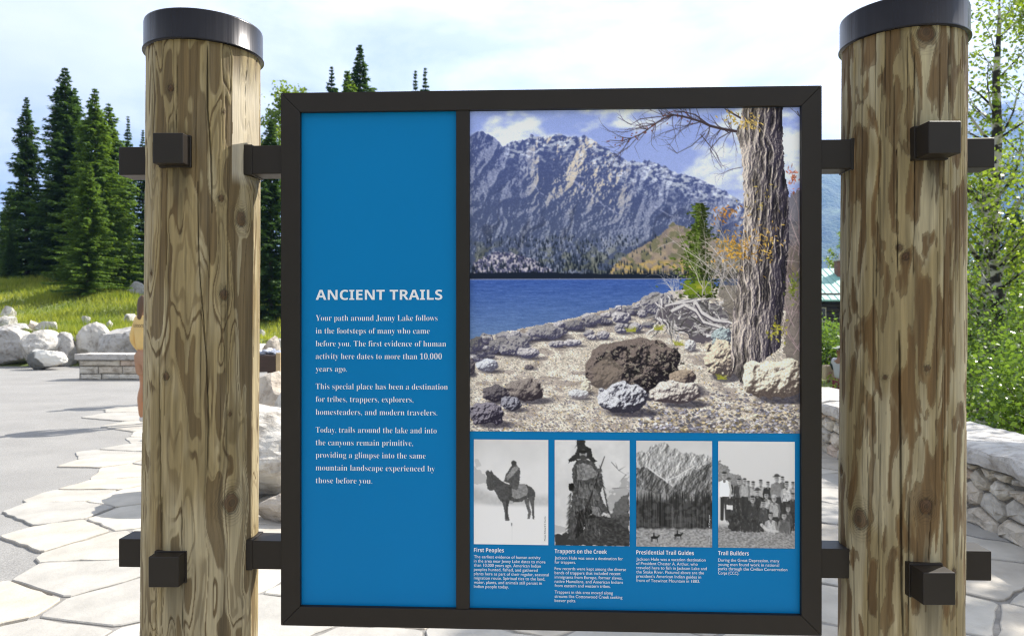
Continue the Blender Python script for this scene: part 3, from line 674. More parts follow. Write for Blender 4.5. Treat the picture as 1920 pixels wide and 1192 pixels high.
def build_asphalt():
    V = []; F = []
    ys = [-6 + i * .5 for i in range(55)]
    for y in ys:
        xl = -40; xr = edge_x(y) + .9
        for k in range(41):
            x = xl + (xr - xl) * (k / 40) ** .6
            V.append((x, y, .006 + .004 * mnoise.noise(Vector((x * .4, y * .4, 0)))))
    for j in range(len(ys) - 1):
        for k in range(40):
            a = j * 41 + k; F.append((a, a + 1, a + 42, a + 41))
    m = mat('worn_asphalt', (.228, .222, .210), .9, var=.12, vscale=1.3, bump=.5, bscale=170, bdist=.004)
    nt = m.node_tree; b = nt.nodes['Principled BSDF']; src = b.inputs['Base Color'].links[0].from_socket
    n = nt.nodes.new('ShaderNodeTexNoise'); n.inputs['Scale'].default_value = 130; n.inputs['Detail'].default_value = 3
    t = nt.nodes.new('ShaderNodeTexCoord'); nt.links.new(t.outputs['Object'], n.inputs['Vector'])
    mr = nt.nodes.new('ShaderNodeMapRange'); nt.links.new(n.outputs['Fac'], mr.inputs[0]); mr.inputs[1].default_value = .35; mr.inputs[2].default_value = .65; mr.inputs[3].default_value = .72; mr.inputs[4].default_value = 1.28
    mx = nt.nodes.new('ShaderNodeMixRGB'); mx.blend_type = 'MULTIPLY'; mx.inputs[0].default_value = 1
    nt.links.new(src, mx.inputs[1]); nt.links.new(mr.outputs[0], mx.inputs[2]); nt.links.new(mx.outputs[0], b.inputs['Base Color'])
    return tag(mesh_obj('asphalt_road', V, F, m), kind='structure')
build_asphalt()

def clip_poly(poly, px, py, nx, ny):
    """keep the side where (p - P).n <= 0"""
    outp = []
    for i in range(len(poly)):
        a = poly[i]; b = poly[(i + 1) % len(poly)]
        da = (a[0] - px) * nx + (a[1] - py) * ny; db = (b[0] - px) * nx + (b[1] - py) * ny
        if da <= 0: outp.append(a)
        if (da < 0 < db) or (db < 0 < da):
            t = da / (da - db); outp.append((a[0] + (b[0] - a[0]) * t, a[1] + (b[1] - a[1]) * t))
    return outp

def voronoi(sites, rad):
    cells = []
    for i, (x, y) in enumerate(sites):
        poly = [(x - rad, y - rad), (x + rad, y - rad), (x + rad, y + rad), (x - rad, y + rad)]
        for j, (u, v) in enumerate(sites):
            if j == i: continue
            dx, dy = u - x, v - y
            if dx * dx + dy * dy > 4 * rad * rad: continue
            poly = clip_poly(poly, (x + u) / 2, (y + v) / 2, dx, dy)
            if not poly: break
        cells.append(poly)
    return cells

def stone_outline(poly, gap, rnd, rough=.02, sub=3):
    """shrink a cell, round its corners a little and make its outline uneven"""
    cx = sum(p[0] for p in poly) / len(poly); cy = sum(p[1] for p in poly) / len(poly)
    pts = []
    n = len(poly)
    clean = []
    for i in range(n):
        a = poly[i]; b = poly[(i + 1) % n]
        if math.hypot(a[0] - b[0], a[1] - b[1]) > .035: clean.append(a)
    poly = clean; n = len(poly)
    if n < 3: return None
    for i in range(n):
        a = poly[i]; b = poly[(i + 1) % n]; L = math.hypot(b[0] - a[0], b[1] - a[1])
        k = max(2, int(L / (.09 if sub > 2 else .16)) + 1)
        for q in range(k):
            t = (.05 + .90 * q / (k - 1))
            pts.append((a[0] + (b[0] - a[0]) * t, a[1] + (b[1] - a[1]) * t))
    res = []
    for (x, y) in pts:
        d = math.hypot(x - cx, y - cy) or 1
        s = (d - gap - abs(rnd.gauss(0, rough))) / d
        res.append((cx + (x - cx) * s, cy + (y - cy) * s))
    return res

FLAG = []
def build_flagstones():
    rnd = random.Random(21)
    bed = mat('joint_mortar', (.20, .19, .175), .95, var=.3, vscale=8, bump=.6, bscale=60)
    V = []; F = []; ys = [-3.5 + .25 * i for i in range(94)]
    for y in ys:
        xr = (wall_x(y) + .15) if y < 13.4 else 1.6
        V += [(edge_x(y) + .60 + .1 * mnoise.noise(Vector((0, y * 1.7, 0))), y, .013), (max(xr, edge_x(y) + .5), y, .013)]
    for j in range(len(ys) - 1): F.append((2 * j, 2 * j + 1, 2 * j + 3, 2 * j + 2))
    path = tag(mesh_obj('flagstone_path', V, F, bed), kind='structure')
    tints = [(.38, .35, .30), (.42, .395, .345), (.35, .33, .29), (.40, .36, .30), (.33, .315, .285)]
    ms = [mat('flagstone_%d' % i, c, .85, var=.20, vscale=3.5, bump=.5, bscale=14, bdist=.012) for i, c in enumerate(tints)]
    sites = []
    y = -2.2
    row = 0
    while y < 17.5:
        x = -9 + (row % 2) * .37
        while x < 4.2:
            sx = x + rnd.uniform(-.22, .22); sy = y + rnd.uniform(-.17, .17)
            sites.append((sx, sy)); x += .68 if y < 9 else 1.1
        y += .45 if y < 9 else .8; row += 1
    keep = []
    for i, (sx, sy) in enumerate(sites):
        r = (wall_x(sy) + .25) if sy < 13.4 else 1.2
        keep.append(edge_x(sy) + .02 < sx < r)
    cells = voronoi(sites, 1.3)
    cand = [i for i in range(len(sites)) if keep[i] and cells[i]]
    cand.sort(key=lambda i: (sites[i][1] < 1.2, abs(sites[i][1] - 5)))
    extra = []
    n = 0
    for i in cand:
        o = stone_outline(cells[i], .004, rnd, .010)
        if o is None: continue
        h = .021 + rnd.uniform(-.003, .004); tilt = (rnd.uniform(-.006, .006), rnd.uniform(-.006, .006))
        cx = sum(p[0] for p in o) / len(o); cy = sum(p[1] for p in o) / len(o); k = len(o)
        zz = lambda x, y: h + (x - cx) * tilt[0] + (y - cy) * tilt[1]
        V = [(x - cx, y - cy, .002) for x, y in o] + [(x - cx, y - cy, zz(x, y) - .005) for x, y in o] + [((x - cx) * .982, (y - cy) * .982, zz(x, y)) for x, y in o]
        F = [(a, (a + 1) % k, k + (a + 1) % k, k + a) for a in range(k)] + [(k + a, k + (a + 1) % k, 2 * k + (a + 1) % k, 2 * k + a) for a in range(k)] + [tuple(range(2 * k, 3 * k))]
        if n < 290:
            ob = mesh_obj('flagstone', V, F, rnd.choice(ms), path); ob.location = (cx, cy, 0)
        else: extra.append(([(a + cx, b + cy, c) for a, b, c in V], F))
        n += 1
    if extra:
        VV = []; FF = []
        for v, f in extra:
            b = len(VV); VV += v; FF += [tuple(q + b for q in t) for t in f]
        tag(mesh_obj('far_flagstones', VV, FF, ms[0], path), kind='stuff')
    return path
build_flagstones()

# ---------------------------------------------------------------- rocks
def rock_mesh(seed, subdiv=4, cuts=13, rough=.07, cutlo=.52, fine=.045):
    rnd = random.Random(seed); bm = bmesh.new()
    bmesh.ops.create_icosphere(bm, subdivisions=subdiv, radius=1)
    planes = []
    for _ in range(cuts):
        v = Vector((rnd.gauss(0, 1), rnd.gauss(0, 1), rnd.gauss(0, 1))).normalized(); planes.append((v, rnd.uniform(cutlo, .92)))
    off = Vector((rnd.uniform(0, 99),) * 3)
    for v in bm.verts:
        p = v.co.copy()
        for n, d in planes:
            e = p.dot(n) - d
            if e > 0: p -= n * e * .97
        p *= 1 + rough * mnoise.fractal(p * 1.3 + off, 1, 2, 3) + fine * mnoise.fractal(p * 6 + off, 1, 2, 4)
        v.co = p
    lo = [min(v.co[i] for v in bm.verts) for i in range(3)]; hi = [max(v.co[i] for v in bm.verts) for i in range(3)]
    for v in bm.verts:
        v.co = Vector([(v.co[i] - lo[i]) / (hi[i] - lo[i]) - (.5 if i < 2 else 0) for i in range(3)])
    me = bpy.data.meshes.new('boulder'); bm.to_mesh(me); bm.free()
    me.polygons.foreach_set('use_smooth', [subdiv < 3] * len(me.polygons))
    return me
def rock_material(name, c, c2):
    m = mat(name, c, .9, var=.12, vscale=1.6, col2=c2, bump=.8, bscale=9, bdist=.04)
    nt = m.node_tree; b = nt.nodes['Principled BSDF']; src = b.inputs['Base Color'].links[0].from_socket
    g = nt.nodes.new('ShaderNodeNewGeometry')
    n = nt.nodes.new('ShaderNodeTexNoise'); n.inputs['Scale'].default_value = 7; n.inputs['Detail'].default_value = 9; n.inputs['Roughness'].default_value = .7
    nt.links.new(g.outputs['Position'], n.inputs['Vector'])
    cr = nt.nodes.new('ShaderNodeValToRGB'); nt.links.new(n.outputs['Fac'], cr.inputs[0])
    cr.color_ramp.elements[0].position = .36; cr.color_ramp.elements[0].color = (.42, .38, .34, 1); cr.color_ramp.elements[1].position = .52; cr.color_ramp.elements[1].color = (1, 1, 1, 1)
    mx = nt.nodes.new('ShaderNodeMixRGB'); mx.blend_type = 'MULTIPLY'; mx.inputs[0].default_value = .75
    nt.links.new(src, mx.inputs[1]); nt.links.new(cr.outputs[0], mx.inputs[2]); nt.links.new(mx.outputs[0], b.inputs['Base Color'])
    return m
RM = [rock_material('pale_granite', (.50, .47, .42), (.62, .60, .55)), rock_material('grey_granite', (.38, .37, .35), (.52, .50, .47)), rock_material('warm_granite', (.47, .40, .32), (.60, .55, .47))]
def boulder(x0, x1, ytop, ybase, depth, seed, label, group='pale granite boulders along the lot edge', m=0, dscale=.8, sink=.06, subdiv=4, cuts=13, rz=0, zb=None, name='boulder'):
    """a boulder filling the measured span at the given depth"""
    d = depth
    w = (x1 - x0) / 1400 * d; x = gx_((x0 + x1) / 2, d)
    zt = gz_(ytop, d)
    z0 = (zb if zb is not None else min(terrain_z(x, d), gz_(ybase, d) + .1)) - sink
    h = max(.08, zt - z0)
    me = rock_mesh(seed, subdiv, cuts); me.materials.append(RM[m])
    o = bpy.data.objects.new(name, me); link(o)
    o.location = (x, d + w * dscale * .25, z0); o.scale = (w, w * dscale, h); o.rotation_euler = (0, 0, rz)
    return tag(o, label, 'boulder' if name == 'boulder' else name, group)

boulder(-30, 54, 612, 684, 21.0, 1, 'large rounded grey boulder at the far left edge of the asphalt', m=1)
boulder(26, 112, 618, 685, 20.6, 2, 'broad pale boulder directly behind the two-toned split rock')
boulder(88, 140, 622, 684, 20.9, 3, 'narrow grey boulder left of the tall peaked boulder', m=1, dscale=1)
boulder(136, 204, 603, 672, 21.2, 4, 'tall peaked cream boulder behind the left end of the stone bench', cuts=7)
boulder(182, 272, 612, 674, 20.9, 5, 'sloping grey boulder behind the stone bench, beside the person in yellow', m=1)
boulder(262, 345, 618, 680, 20.8, 6, 'wide grey boulder behind the right end of the stone bench', m=1)
boulder(-20, 52, 606, 634, 22.6, 7, 'flat pale slab boulder on top of the row, far left')
boulder(38, 84, 600, 630, 23.0, 8, 'low cream boulder in the second row above the broad boulder', m=2, zb=.5)
boulder(66, 104, 602, 630, 22.8, 9, 'flat tapering pale boulder lying in the second row')
boulder(-14, 24, 592, 616, 23.8, 10, 'small white boulder in the third row at the far left')
boulder(-6, 22, 573, 598, 26, 11, 'bluish white rock at the left foot of the grassy bank')
boulder(118, 142, 630, 652, 21.4, 12, 'small stone wedged beside the tall peaked boulder', m=2)
boulder(232, 272, 527, 556, 33, 13, 'grey boulder on top of the grassy bank by the left post', m=1, zb=terrain_z(-17, 33) - .2)
boulder(136, 170, 574, 588, 29, 14, 'low white rock half sunk in the grass, left one of the pair')
boulder(174, 214, 563, 583, 30, 15, 'flat grey rock half sunk in the grass, right one of the pair', m=1)
boulder(228, 252, 588, 604, 25.5, 16, 'small white rock in the grass behind the person in yellow')
boulder(114, 128, 559, 566, 31, 17, 'tiny white rock near the top of the grassy bank', subdiv=3)
boulder(152, 168, 592, 600, 25, 18, 'tiny pale rock low on the grassy bank', subdiv=3)
boulder(198, 210, 600, 608, 24, 19, 'tiny white rock just above the tall peaked boulder', subdiv=3)
boulder(484, 498, 616, 640, 24, 20, 'white rock in the grass just right of the left post', subdiv=3)
boulder(490, 524, 629, 668, 19, 21, 'rounded pink tinted boulder behind the pebble table', m=2)
boulder(516, 534, 634, 642, 22, 22, 'small white rock in the grass beside the panel frame', subdiv=3)
boulder(300, 520, 640, 700, 19, 23, 'long pale boulder behind the left post', m=0)

# the stone split into a dark and a white half, standing on the asphalt
b = boulder(44, 120, 655, 692, 19.6, 31, 'two-toned split rock, dark left half and white right half, on the asphalt', cuts=6, sink=.02, dscale=.6)
mm = mat('split_rock', (.6, .58, .53), .9, var=.1, bump=.5, bscale=8)
nt = mm.node_tree; tcn = nt.nodes.new('ShaderNodeTexCoord'); sx = nt.nodes.new('ShaderNodeSeparateXYZ'); nt.links.new(tcn.outputs['Object'], sx.inputs[0])
nn = nt.nodes.new('ShaderNodeTexNoise'); nn.inputs['Scale'].default_value = 3; nt.links.new(tcn.outputs['Object'], nn.inputs['Vector'])
ma = nt.nodes.new('ShaderNodeMath'); ma.operation = 'MULTIPLY_ADD'; nt.links.new(nn.outputs['Fac'], ma.inputs[0]); ma.inputs[1].default_value = .5; nt.links.new(sx.outputs[0], ma.inputs[2])
za2 = nt.nodes.new('ShaderNodeMath'); za2.operation = 'MULTIPLY_ADD'; nt.links.new(sx.outputs[2], za2.inputs[0]); za2.inputs[1].default_value = .55; nt.links.new(ma.outputs[0], za2.inputs[2])
cr2 = nt.nodes.new('ShaderNodeValToRGB'); nt.links.new(za2.outputs[0], cr2.inputs[0])
cr2.color_ramp.elements[0].position = .50; cr2.color_ramp.elements[0].color = (.13, .13, .12, 1); cr2.color_ramp.elements[1].position = .56; cr2.color_ramp.elements[1].color = (.66, .64, .58, 1)
nt.links.new(cr2.outputs[0], nt.nodes['Principled BSDF'].inputs['Base Color'])
b.data.materials.clear(); b.data.materials.append(mm)

# boulders close behind the left post
GB = 'big boulders standing on the paving behind the left post'
boulder(246, 640, 762, 955, 5.7, 41, 'huge speckled white boulder between left post and panel', GB, m=0, dscale=.55, sink=.05, subdiv=5, cuts=5, zb=0)
boulder(470, 640, 915, 978, 5.15, 42, 'smooth rounded cream boulder lying at the foot of the huge speckled one', GB, m=2, dscale=.6, sink=.03, cuts=4, zb=0)
boulder(462, 600, 697, 800, 7.6, 43, 'tan angular boulder under the pebble table', GB, m=2, dscale=.7, zb=0)
boulder(500, 620, 722, 800, 7.0, 44, 'white angular boulder right of the tan one, beside the frame', GB, m=0, dscale=.7, zb=0)
boulder(500, 552, 688, 740, 9.6, 45, 'small grey boulder in the shade below the pebble table', GB, m=1, dscale=.7, zb=0)

# ---------------------------------------------------------------- coursed stones: wall and bench
def course_stone(name, pts, depth0, depth1, rnd, m, parent, frame):
    """pts: outline (u, v) of a stone's face; frame(u, v, w) -> world"""
    k = len(pts); cu = sum(p[0] for p in pts) / k; cv = sum(p[1] for p in pts) / k
    bul = rnd.uniform(.004, .016)
    V = [frame(u, v, depth1) for u, v in pts] + [frame(u, v, depth0 + .03) for u, v in pts] + [frame(cu + (u - cu) * .9, cv + (v - cv) * .88, depth0 + .008) for u, v in pts]
    V += [frame(cu + (u - cu) * .55, cv + (v - cv) * .55, depth0 - bul + rnd.uniform(-.012, .012)) for u, v in pts] + [frame(cu, cv, depth0 - bul + rnd.uniform(-.01, .01))]
    F = []
    for r in range(3): F += [(r * k + a, r * k + (a + 1) % k, (r + 1) * k + (a + 1) % k, (r + 1) * k + a) for a in range(k)]
    F += [(3 * k + a, 3 * k + (a + 1) % k, 4 * k) for a in range(k)]
    return mesh_obj(name, V, F, m, parent, smooth=False)

WSM = [rock_material('wall_stone_%d' % i, c, tuple(v * 1.25 for v in c)) for i, c in enumerate([(.50, .455, .375), (.56, .50, .41), (.46, .43, .375), (.53, .43, .34), (.60, .56, .48)])]
def build_stone_wall():
    rnd = random.Random(8)
    w = empty('stone_wall', (wall_x(6), 6, 0), label='low curved wall of stacked pale rubble stones with thick capstones, behind the right post', cat='wall')
    # parametrise the face by arc length
    P = [(wall_x(-2.2 + .1 * i), -2.2 + .1 * i) for i in range(154)]
    S = [0]
    for a, b in zip(P, P[1:]): S.append(S[-1] + math.hypot(b[0] - a[0], b[1] - a[1]))
    def at(s):
        s = min(max(s, 0), S[-1] - 1e-4)
        lo = next(i for i in range(len(S) - 1) if S[i + 1] > s); t = (s - S[lo]) / (S[lo + 1] - S[lo])
        a, b = P[lo], P[lo + 1]; tx, ty = (b[0] - a[0]), (b[1] - a[1]); L = math.hypot(tx, ty)
        return a[0] + tx * t, a[1] + ty * t, ty / L, -tx / L      # point and the normal pointing away from the plaza
    def frame(u, v, wd):
        x, y, nx, ny = at(u); return (x + nx * wd - w.location.x, y + ny * wd - w.location.y, v)
    top = .435
    sites = []; v = .03; row = 0
    hs = [.15, .13, .12, .10]
    z = 0
    for r, h in enumerate(hs):
        u = rnd.uniform(0, .2)
        while u < S[-1]:
            wd = rnd.uniform(.17, .34) * (1.15 - .12 * r); sites.append((u + wd / 2, z + h / 2 + rnd.uniform(-.03, .03), wd)); u += wd
        z += h * .93
    # voronoi in (u, v*1.35)
    K = 1.5
    st = [(a, b * K) for a, b, _ in sites]
    near = []
    cells = []
    for i, (x, y) in enumerate(st):
        poly = [(x - .4, -.0 * K), (x + .4, 0), (x + .4, top * K), (x - .4, top * K)]
        for j, (q, r) in enumerate(st):
            if j == i or abs(q - x) > .8: continue
            poly = clip_poly(poly, (x + q) / 2, (y + r) / 2, q - x, r - y)
            if not poly: break
        cells.append([(a, b / K) for a, b in poly] if poly else None)
    n = 0; order = sorted(range(len(st)), key=lambda i: abs(at(st[i][0])[1] - 6.2))
    core_u = [S[-1] * i / 60 for i in range(61)]
    V = [frame(u, vv, ww) for u in core_u for vv, ww in ((-.02, .045), (top - .02, .045), (top - .02, .42), (-.9, .42))]
    F = [(4 * i + a, 4 * (i + 1) + a, 4 * (i + 1) + (a + 1) % 4, 4 * i + (a + 1) % 4) for i in range(60) for a in range(3)]
    mesh_obj('mortar_core', V, F, mat('wall_mortar', (.16, .15, .13), .95, var=.2, bump=.5), w)
    for i in order:
        if cells[i] is None or n >= 295: continue
        o = stone_outline([(a, b) for a, b in cells[i]], .008, rnd, .006, 2)
        if o is None: continue
        o = [(a, max(.0, b)) for a, b in o]
        course_stone('wall_stone', o, rnd.uniform(-.015, .02), .06, rnd, rnd.choice(WSM), w, frame); n += 1
    # capstones
    u = .0; cm = rock_material('capstone', (.44, .42, .39), (.54, .525, .50))
    while u < S[-1] - .3:
        L = rnd.uniform(.9, 1.5); a = u + .006; b = min(u + L - .006, S[-1]); th = rnd.uniform(.115, .145)
        nu, nw, nz = 14, 9, 3; bm = bmesh.new(); grid = {}
        seed = rnd.uniform(0, 99)
        def cp(iu, iw, iz):
            key = (iu, iw, iz)
            if key in grid: return grid[key]
            fu, fw, fz = iu / nu, iw / nw, iz / nz
            uu = a + (b - a) * fu; ww = -.055 + .70 * fw; vv = top + .004 + th * fz
            ns = lambda q, sc: mnoise.fractal(Vector((uu * sc, ww * sc, vv * sc + seed + q)), 1, 2, 4)
            if iw == 0: ww += .035 * ns(0, 5) - (.012 if iz in (1, 2) else 0); vv += 0
            if iw == nw: ww += .09 * ns(3, 3)
            if iz == nz: vv += .016 * ns(1, 3) + .006 * ns(5, 12) - (.022 if iw in (0, nw) else 0)
            if iz == 0 and iw == 0: vv += .018 * ns(2, 6) + .008
            if iu in (0, nu): uu += .012 * ns(4, 6) + (.008 if iu == 0 else -.008) * (iz == nz)
            grid[key] = bm.verts.new(frame(uu, vv, ww)); return grid[key]
        for iu in range(nu):
            for iw in range(nw):
                bm.faces.new((cp(iu, iw, nz), cp(iu + 1, iw, nz), cp(iu + 1, iw + 1, nz), cp(iu, iw + 1, nz)))
                bm.faces.new((cp(iu, iw, 0), cp(iu, iw + 1, 0), cp(iu + 1, iw + 1, 0), cp(iu + 1, iw, 0)))
            for iz in range(nz):
                bm.faces.new((cp(iu, 0, iz), cp(iu + 1, 0, iz), cp(iu + 1, 0, iz + 1), cp(iu, 0, iz + 1)))
                bm.faces.new((cp(iu, nw, iz), cp(iu, nw, iz + 1), cp(iu + 1, nw, iz + 1), cp(iu + 1, nw, iz)))
        for iw in range(nw):
            for iz in range(nz):
                bm.faces.new((cp(0, iw, iz), cp(0, iw, iz + 1), cp(0, iw + 1, iz + 1), cp(0, iw + 1, iz)))
                bm.faces.new((cp(nu, iw, iz), cp(nu, iw + 1, iz), cp(nu, iw + 1, iz + 1), cp(nu, iw, iz + 1)))
        bmesh.ops.recalc_face_normals(bm, faces=bm.faces)
        bm_obj('capstone', bm, cm, w, smooth=False)
        u += L
build_stone_wall()

def build_bench():
    rnd = random.Random(3); d = 16.6
    w = empty('stone_bench', (-9, d, 0), label='long bench of coursed grey stone blocks with a light slab top, on the asphalt', cat='bench')
    x0 = gx_(146, d); x1 = gx_(352, d); z0 = 0
    fr = lambda u, v, q: (u + 9, q, v)
    z = 0.006
    for r, h in enumerate((.13, .17, .14)):
        x = x0 + .02
        while x < x1 - .02:
            L = min(rnd.uniform(.35, .95), x1 - .02 - x)
            if x1 - .02 - (x + L) < .15: L = x1 - .02 - x
            g = .007
            o = [(x + g, z + g), (x + L / 2, z + g), (x + L - g, z + g), (x + L - g, z + h / 2), (x + L - g, z + h - g), (x + L / 2, z + h - g * 1.2), (x + g, z + h - g), (x + g, z + h / 2)]
            o = [(a + rnd.uniform(-.004, .004), b + rnd.uniform(-.004, .004)) for a, b in o]
            course_stone('bench_stone', o, rnd.uniform(-.01, .02), .5, rnd, rnd.choice(WSM), w, fr)
            x += L
        z += h
    bm = bmesh.new(); bm_box(bm, x0 + .015 + 9, x1 - .015 + 9, .035, .46, 0.0, z, 0)
    bm_obj('bench_core', bm, mat('wall_mortar', (.16, .15, .13), .95), w)
    xs = [x0 - .05, x0 + (x1 - x0) * .46, x1 + .05]
    for a, b in zip(xs, xs[1:]):
        bm = bmesh.new(); bm_box(bm, a + .004 + 9, b - .004 + 9, -.06, .56, z + .002, z + .135, .012, 2)
        bmesh.ops.subdivide_edges(bm, edges=bm.edges[:], cuts=2, use_grid_fill=True)
        for v in bm.verts: v.co += Vector((0, .02, .008)) * mnoise.fractal(v.co * 6, 1, 2, 3)
        bm_obj('slab_top', bm, MATS['capstone'], w)
build_bench()
# ---------------------------------------------------------------- the two log posts
def post_sz(px, py, cx, cy, r=.128):
    """pixel -> (arc length from the camera-facing line, height) on a post"""
    th = math.atan2(px - 960, 1400); L = math.hypot(cx, cy); tc_ = math.atan2(cx, cy); d = th - tc_
    sn = max(-.999, min(.999, L * math.sin(d) / r))
    phi = math.asin(sn) - d
    # surface point
    ang = math.atan2(-cy, -cx)
    x = cx + r * math.cos(ang + phi); y = cy + r * math.sin(ang + phi)
    return (phi * .128, EYE + (590 - py) / 1400 * y)

LPX, LPY = -.7254, 1.762
RPX, RPY = .8830, 1.686

def log_post(name, cx, cy, r_top, r_bot, knots, cracks, seed, brown, label):
    """a peeled, weathered log: cut grain, knots and drying cracks are real relief on a fine skin"""
    rz0 = EYE + .604; H = rz0 + .01
    root = empty(name, (cx, cy, 0), label=label, cat='post', group='peeled log posts carrying the sign')
    ang_c = math.atan2(-cy, -cx)                              # direction towards the camera
    nf, nb = 290, 46
    th = np.concatenate([np.linspace(-math.pi * .60, math.pi * .60, nf), np.linspace(math.pi * .60, math.pi * 1.40, nb + 2)[1:-1]])
    zs = np.concatenate([np.linspace(-.03, .60, 60)[:-1], np.linspace(.60, H, 500)])
    T, Z = np.meshgrid(th, zs)
    rad = r_bot + (r_top - r_bot) * (Z / H)
    S = T * .128                                             # arc length, 0 on the side facing the camera
    def skew(S, Z):
        s = S + .006 * (fbm(Z * 2.2, Z * 0 + seed, seed + 2, 3) - .5)
        return s
    s = skew(S, Z)
    Sw = s.copy(); kn_in = np.zeros_like(S); kn_r = np.zeros_like(S) + 9
    for (ks, kz, ka) in knots:
        ds = s - ks; dz = (Z - kz) / 1.9
        e2 = (ds * ds + dz * dz) / (ka * ka * 4.5)
        Sw = Sw - ds * np.exp(-e2) * .85
        kr = np.sqrt(ds * ds * (1 + .2 * np.sin(Z * 200)) + ((Z - kz) / 1.25) ** 2) / ka
        kn_r = np.minimum(kn_r, kr)
    # growth layers laid open by the peeler: flame shapes, islands and ribbons
    Sw = Sw + .012 * (fbm(S * 7, Z * 2.2, seed + 2, 2) - .5) + .004 * (fbm(S * 30, Z * 9, seed + 4, 2) - .5)
    w = fbm(Sw * 20, Z * 6, seed + 11, 2) - .5
    if brown > .5: h = fbm(Sw * 62 + w * 1.4, Z * 11.0 + w * 2.6, seed, 3, .42)
    else: h = fbm(Sw * 42 + w * .8, Z * 6.0 + w * 1.5, seed, 2, .34)
    h = h + (.030 if brown > .5 else .016) * (fbm(Sw * 200, Z * 11, seed + 7, 2) - .5)
    if brown > .5:
        dark = .94 * sst(.478, .502, h) * (1 - .30 * sst(.62, .54, h)); edge = np.exp(-((h - .493) / .010) ** 2) * .28
    else:
        pt = sst(.38, .54, fbm(Sw * 17, Z * 4, seed + 33, 2))
        l1 = sst(.440, .456, h) * sst(.522, .486, h); l2 = sst(.625, .65, h) * .85; l3 = sst(.25, .27, h) * sst(.355, .315, h) * .5; l4 = sst(.555, .57, h) * sst(.625, .59, h) * .35 * (1 - pt)
        dark = np.maximum.reduce([l1 * (.15 + .85 * pt), l2, l3, l4]); edge = np.exp(-((h - .492) / .010) ** 2) * .16 * pt
    blot = fbm(S * 20, Z * 3.5, seed + 61, 4)
    pale = np.array(srgb(160, 147, 116)) if brown <= .5 else np.array(srgb(160, 149, 120))
    pale2 = np.array(srgb(136, 120, 84)) if brown <= .5 else np.array(srgb(136, 121, 86))
    brn = np.array(srgb(88, 70, 42)) if brown <= .5 else np.array(srgb(92, 68, 36))
    tb = sst(.38, .62, blot)[..., None]
    col = pale * tb + pale2 * (1 - tb)
    brn = brn * (.65 + .7 * fbm(Sw * 60, Z * 4, seed + 64, 4))[..., None]
    dk_ = dark[..., None] * (.94 if brown > .5 else .92)
    col = col * (1 - dk_) + brn * dk_
    col *= (1 - edge)[..., None]
    # fine growth lines
    fine = fbm(Sw * 420, Z * 9, seed + 71, 3); med = fbm(Sw * 130, Z * 5, seed + 73, 3)
    col *= (.76 + .46 * fine)[..., None] * (.72 + .56 * med)[..., None]
    lines = sst(.74, .80, ridged(Sw * 46, Z * .9, seed + 75, 2))
    col *= (1 - .30 * lines)[..., None]
    # knots: rings and heart
    kin = sst(1.06, .94, kn_r); ring = .5 + .5 * np.cos(kn_r * 22 + 3 * fbm(S * 60, Z * 60, seed, 2))
    kcol = np.array(srgb(84, 58, 34)) * (.40 + .62 * ring)[..., None]
    heart = sst(.5, .3, kn_r)
    kcol = kcol * (1 - heart[..., None] * .45)
    col = col * (1 - kin[..., None] * .85) + kcol * kin[..., None] * .85
    halo = np.exp(-((kn_r - 1.12) / .10) ** 2) * .72 + np.exp(-((kn_r - 1.38) / .07) ** 2) * .45 + np.exp(-((kn_r - 1.68) / .07) ** 2) * .36 + np.exp(-((kn_r - 2.0) / .08) ** 2) * .26 + np.exp(-((kn_r - 2.35) / .09) ** 2) * .18
    col *= (1 - halo)[..., None]
    if brown <= .5:                      # sunlit patch beside the upper tube: facet shaped to catch sun, brightness painted in
        e0 = post_sz(437, 200, LPX, LPY)[0] / .128 + ang_c; hw_ = R(23)
        an = e0 + hw_ + .07 * (fbm(Z * 9, Z * 0 + 4, 77, 4) - .5)
        da = T + ang_c - an; fade = sst(EYE + .29, EYE + .33, Z) * sst(EYE + .60, EYE + .50, Z)
        flat = np.where(np.abs(da) < 1.0, rad * math.cos(hw_) / np.cos(np.clip(da, -1.0, 1.0)), 9)
        FLAT = fade; FLATR = flat
        inside = (flat < rad) * fade
        col = col * (1 - .6 * inside[..., None]) + np.array(srgb(205, 194, 172)) * (.80 + .38 * fine)[..., None] * .6 * inside[..., None]
    # cracks
    dep = np.zeros_like(S)
    for (pts, wd) in cracks:
        pz = np.array([p[1] for p in pts]); ps = np.array([p[0] for p in pts]); o = np.argsort(pz)
        c = np.interp(Z, pz[o], ps[o]) + .0022 * (fbm(Z * 14, Z * 0, int(abs(ps[0]) * 999) + seed, 3) - .5)
        tap = np.clip(np.minimum(Z - pz.min(), pz.max() - Z) / .05, 0, 1)
        q = np.clip(1 - np.abs(S - c) / (wd * .8 * (.35 + .65 * tap)), 0, 1) * (tap > 0)
        dep = np.maximum(dep, q ** .7)
    rc = random.Random(seed)
    for _ in range(34 if brown > .5 else 22):
        cs = rc.uniform(-.22, .22); z0 = rc.uniform(.5, 1.9); ln = rc.uniform(.15, .7)
        c = cs + .003 * (fbm(Z * 6, Z * 0, rc.randint(0, 999), 3) - .5)
        tap = np.clip(np.minimum(Z - z0, z0 + ln - Z) / .06, 0, 1)
        q = np.clip(1 - np.abs(S - c) / (.0012), 0, 1) * (tap > 0) * .55
        dep = np.maximum(dep, q)
    col *= (1 - .88 * np.clip(dep, 0, 1))[..., None]
    # drip stain below the iron blocks
    dS = .0617 if brown > .5 else -.050
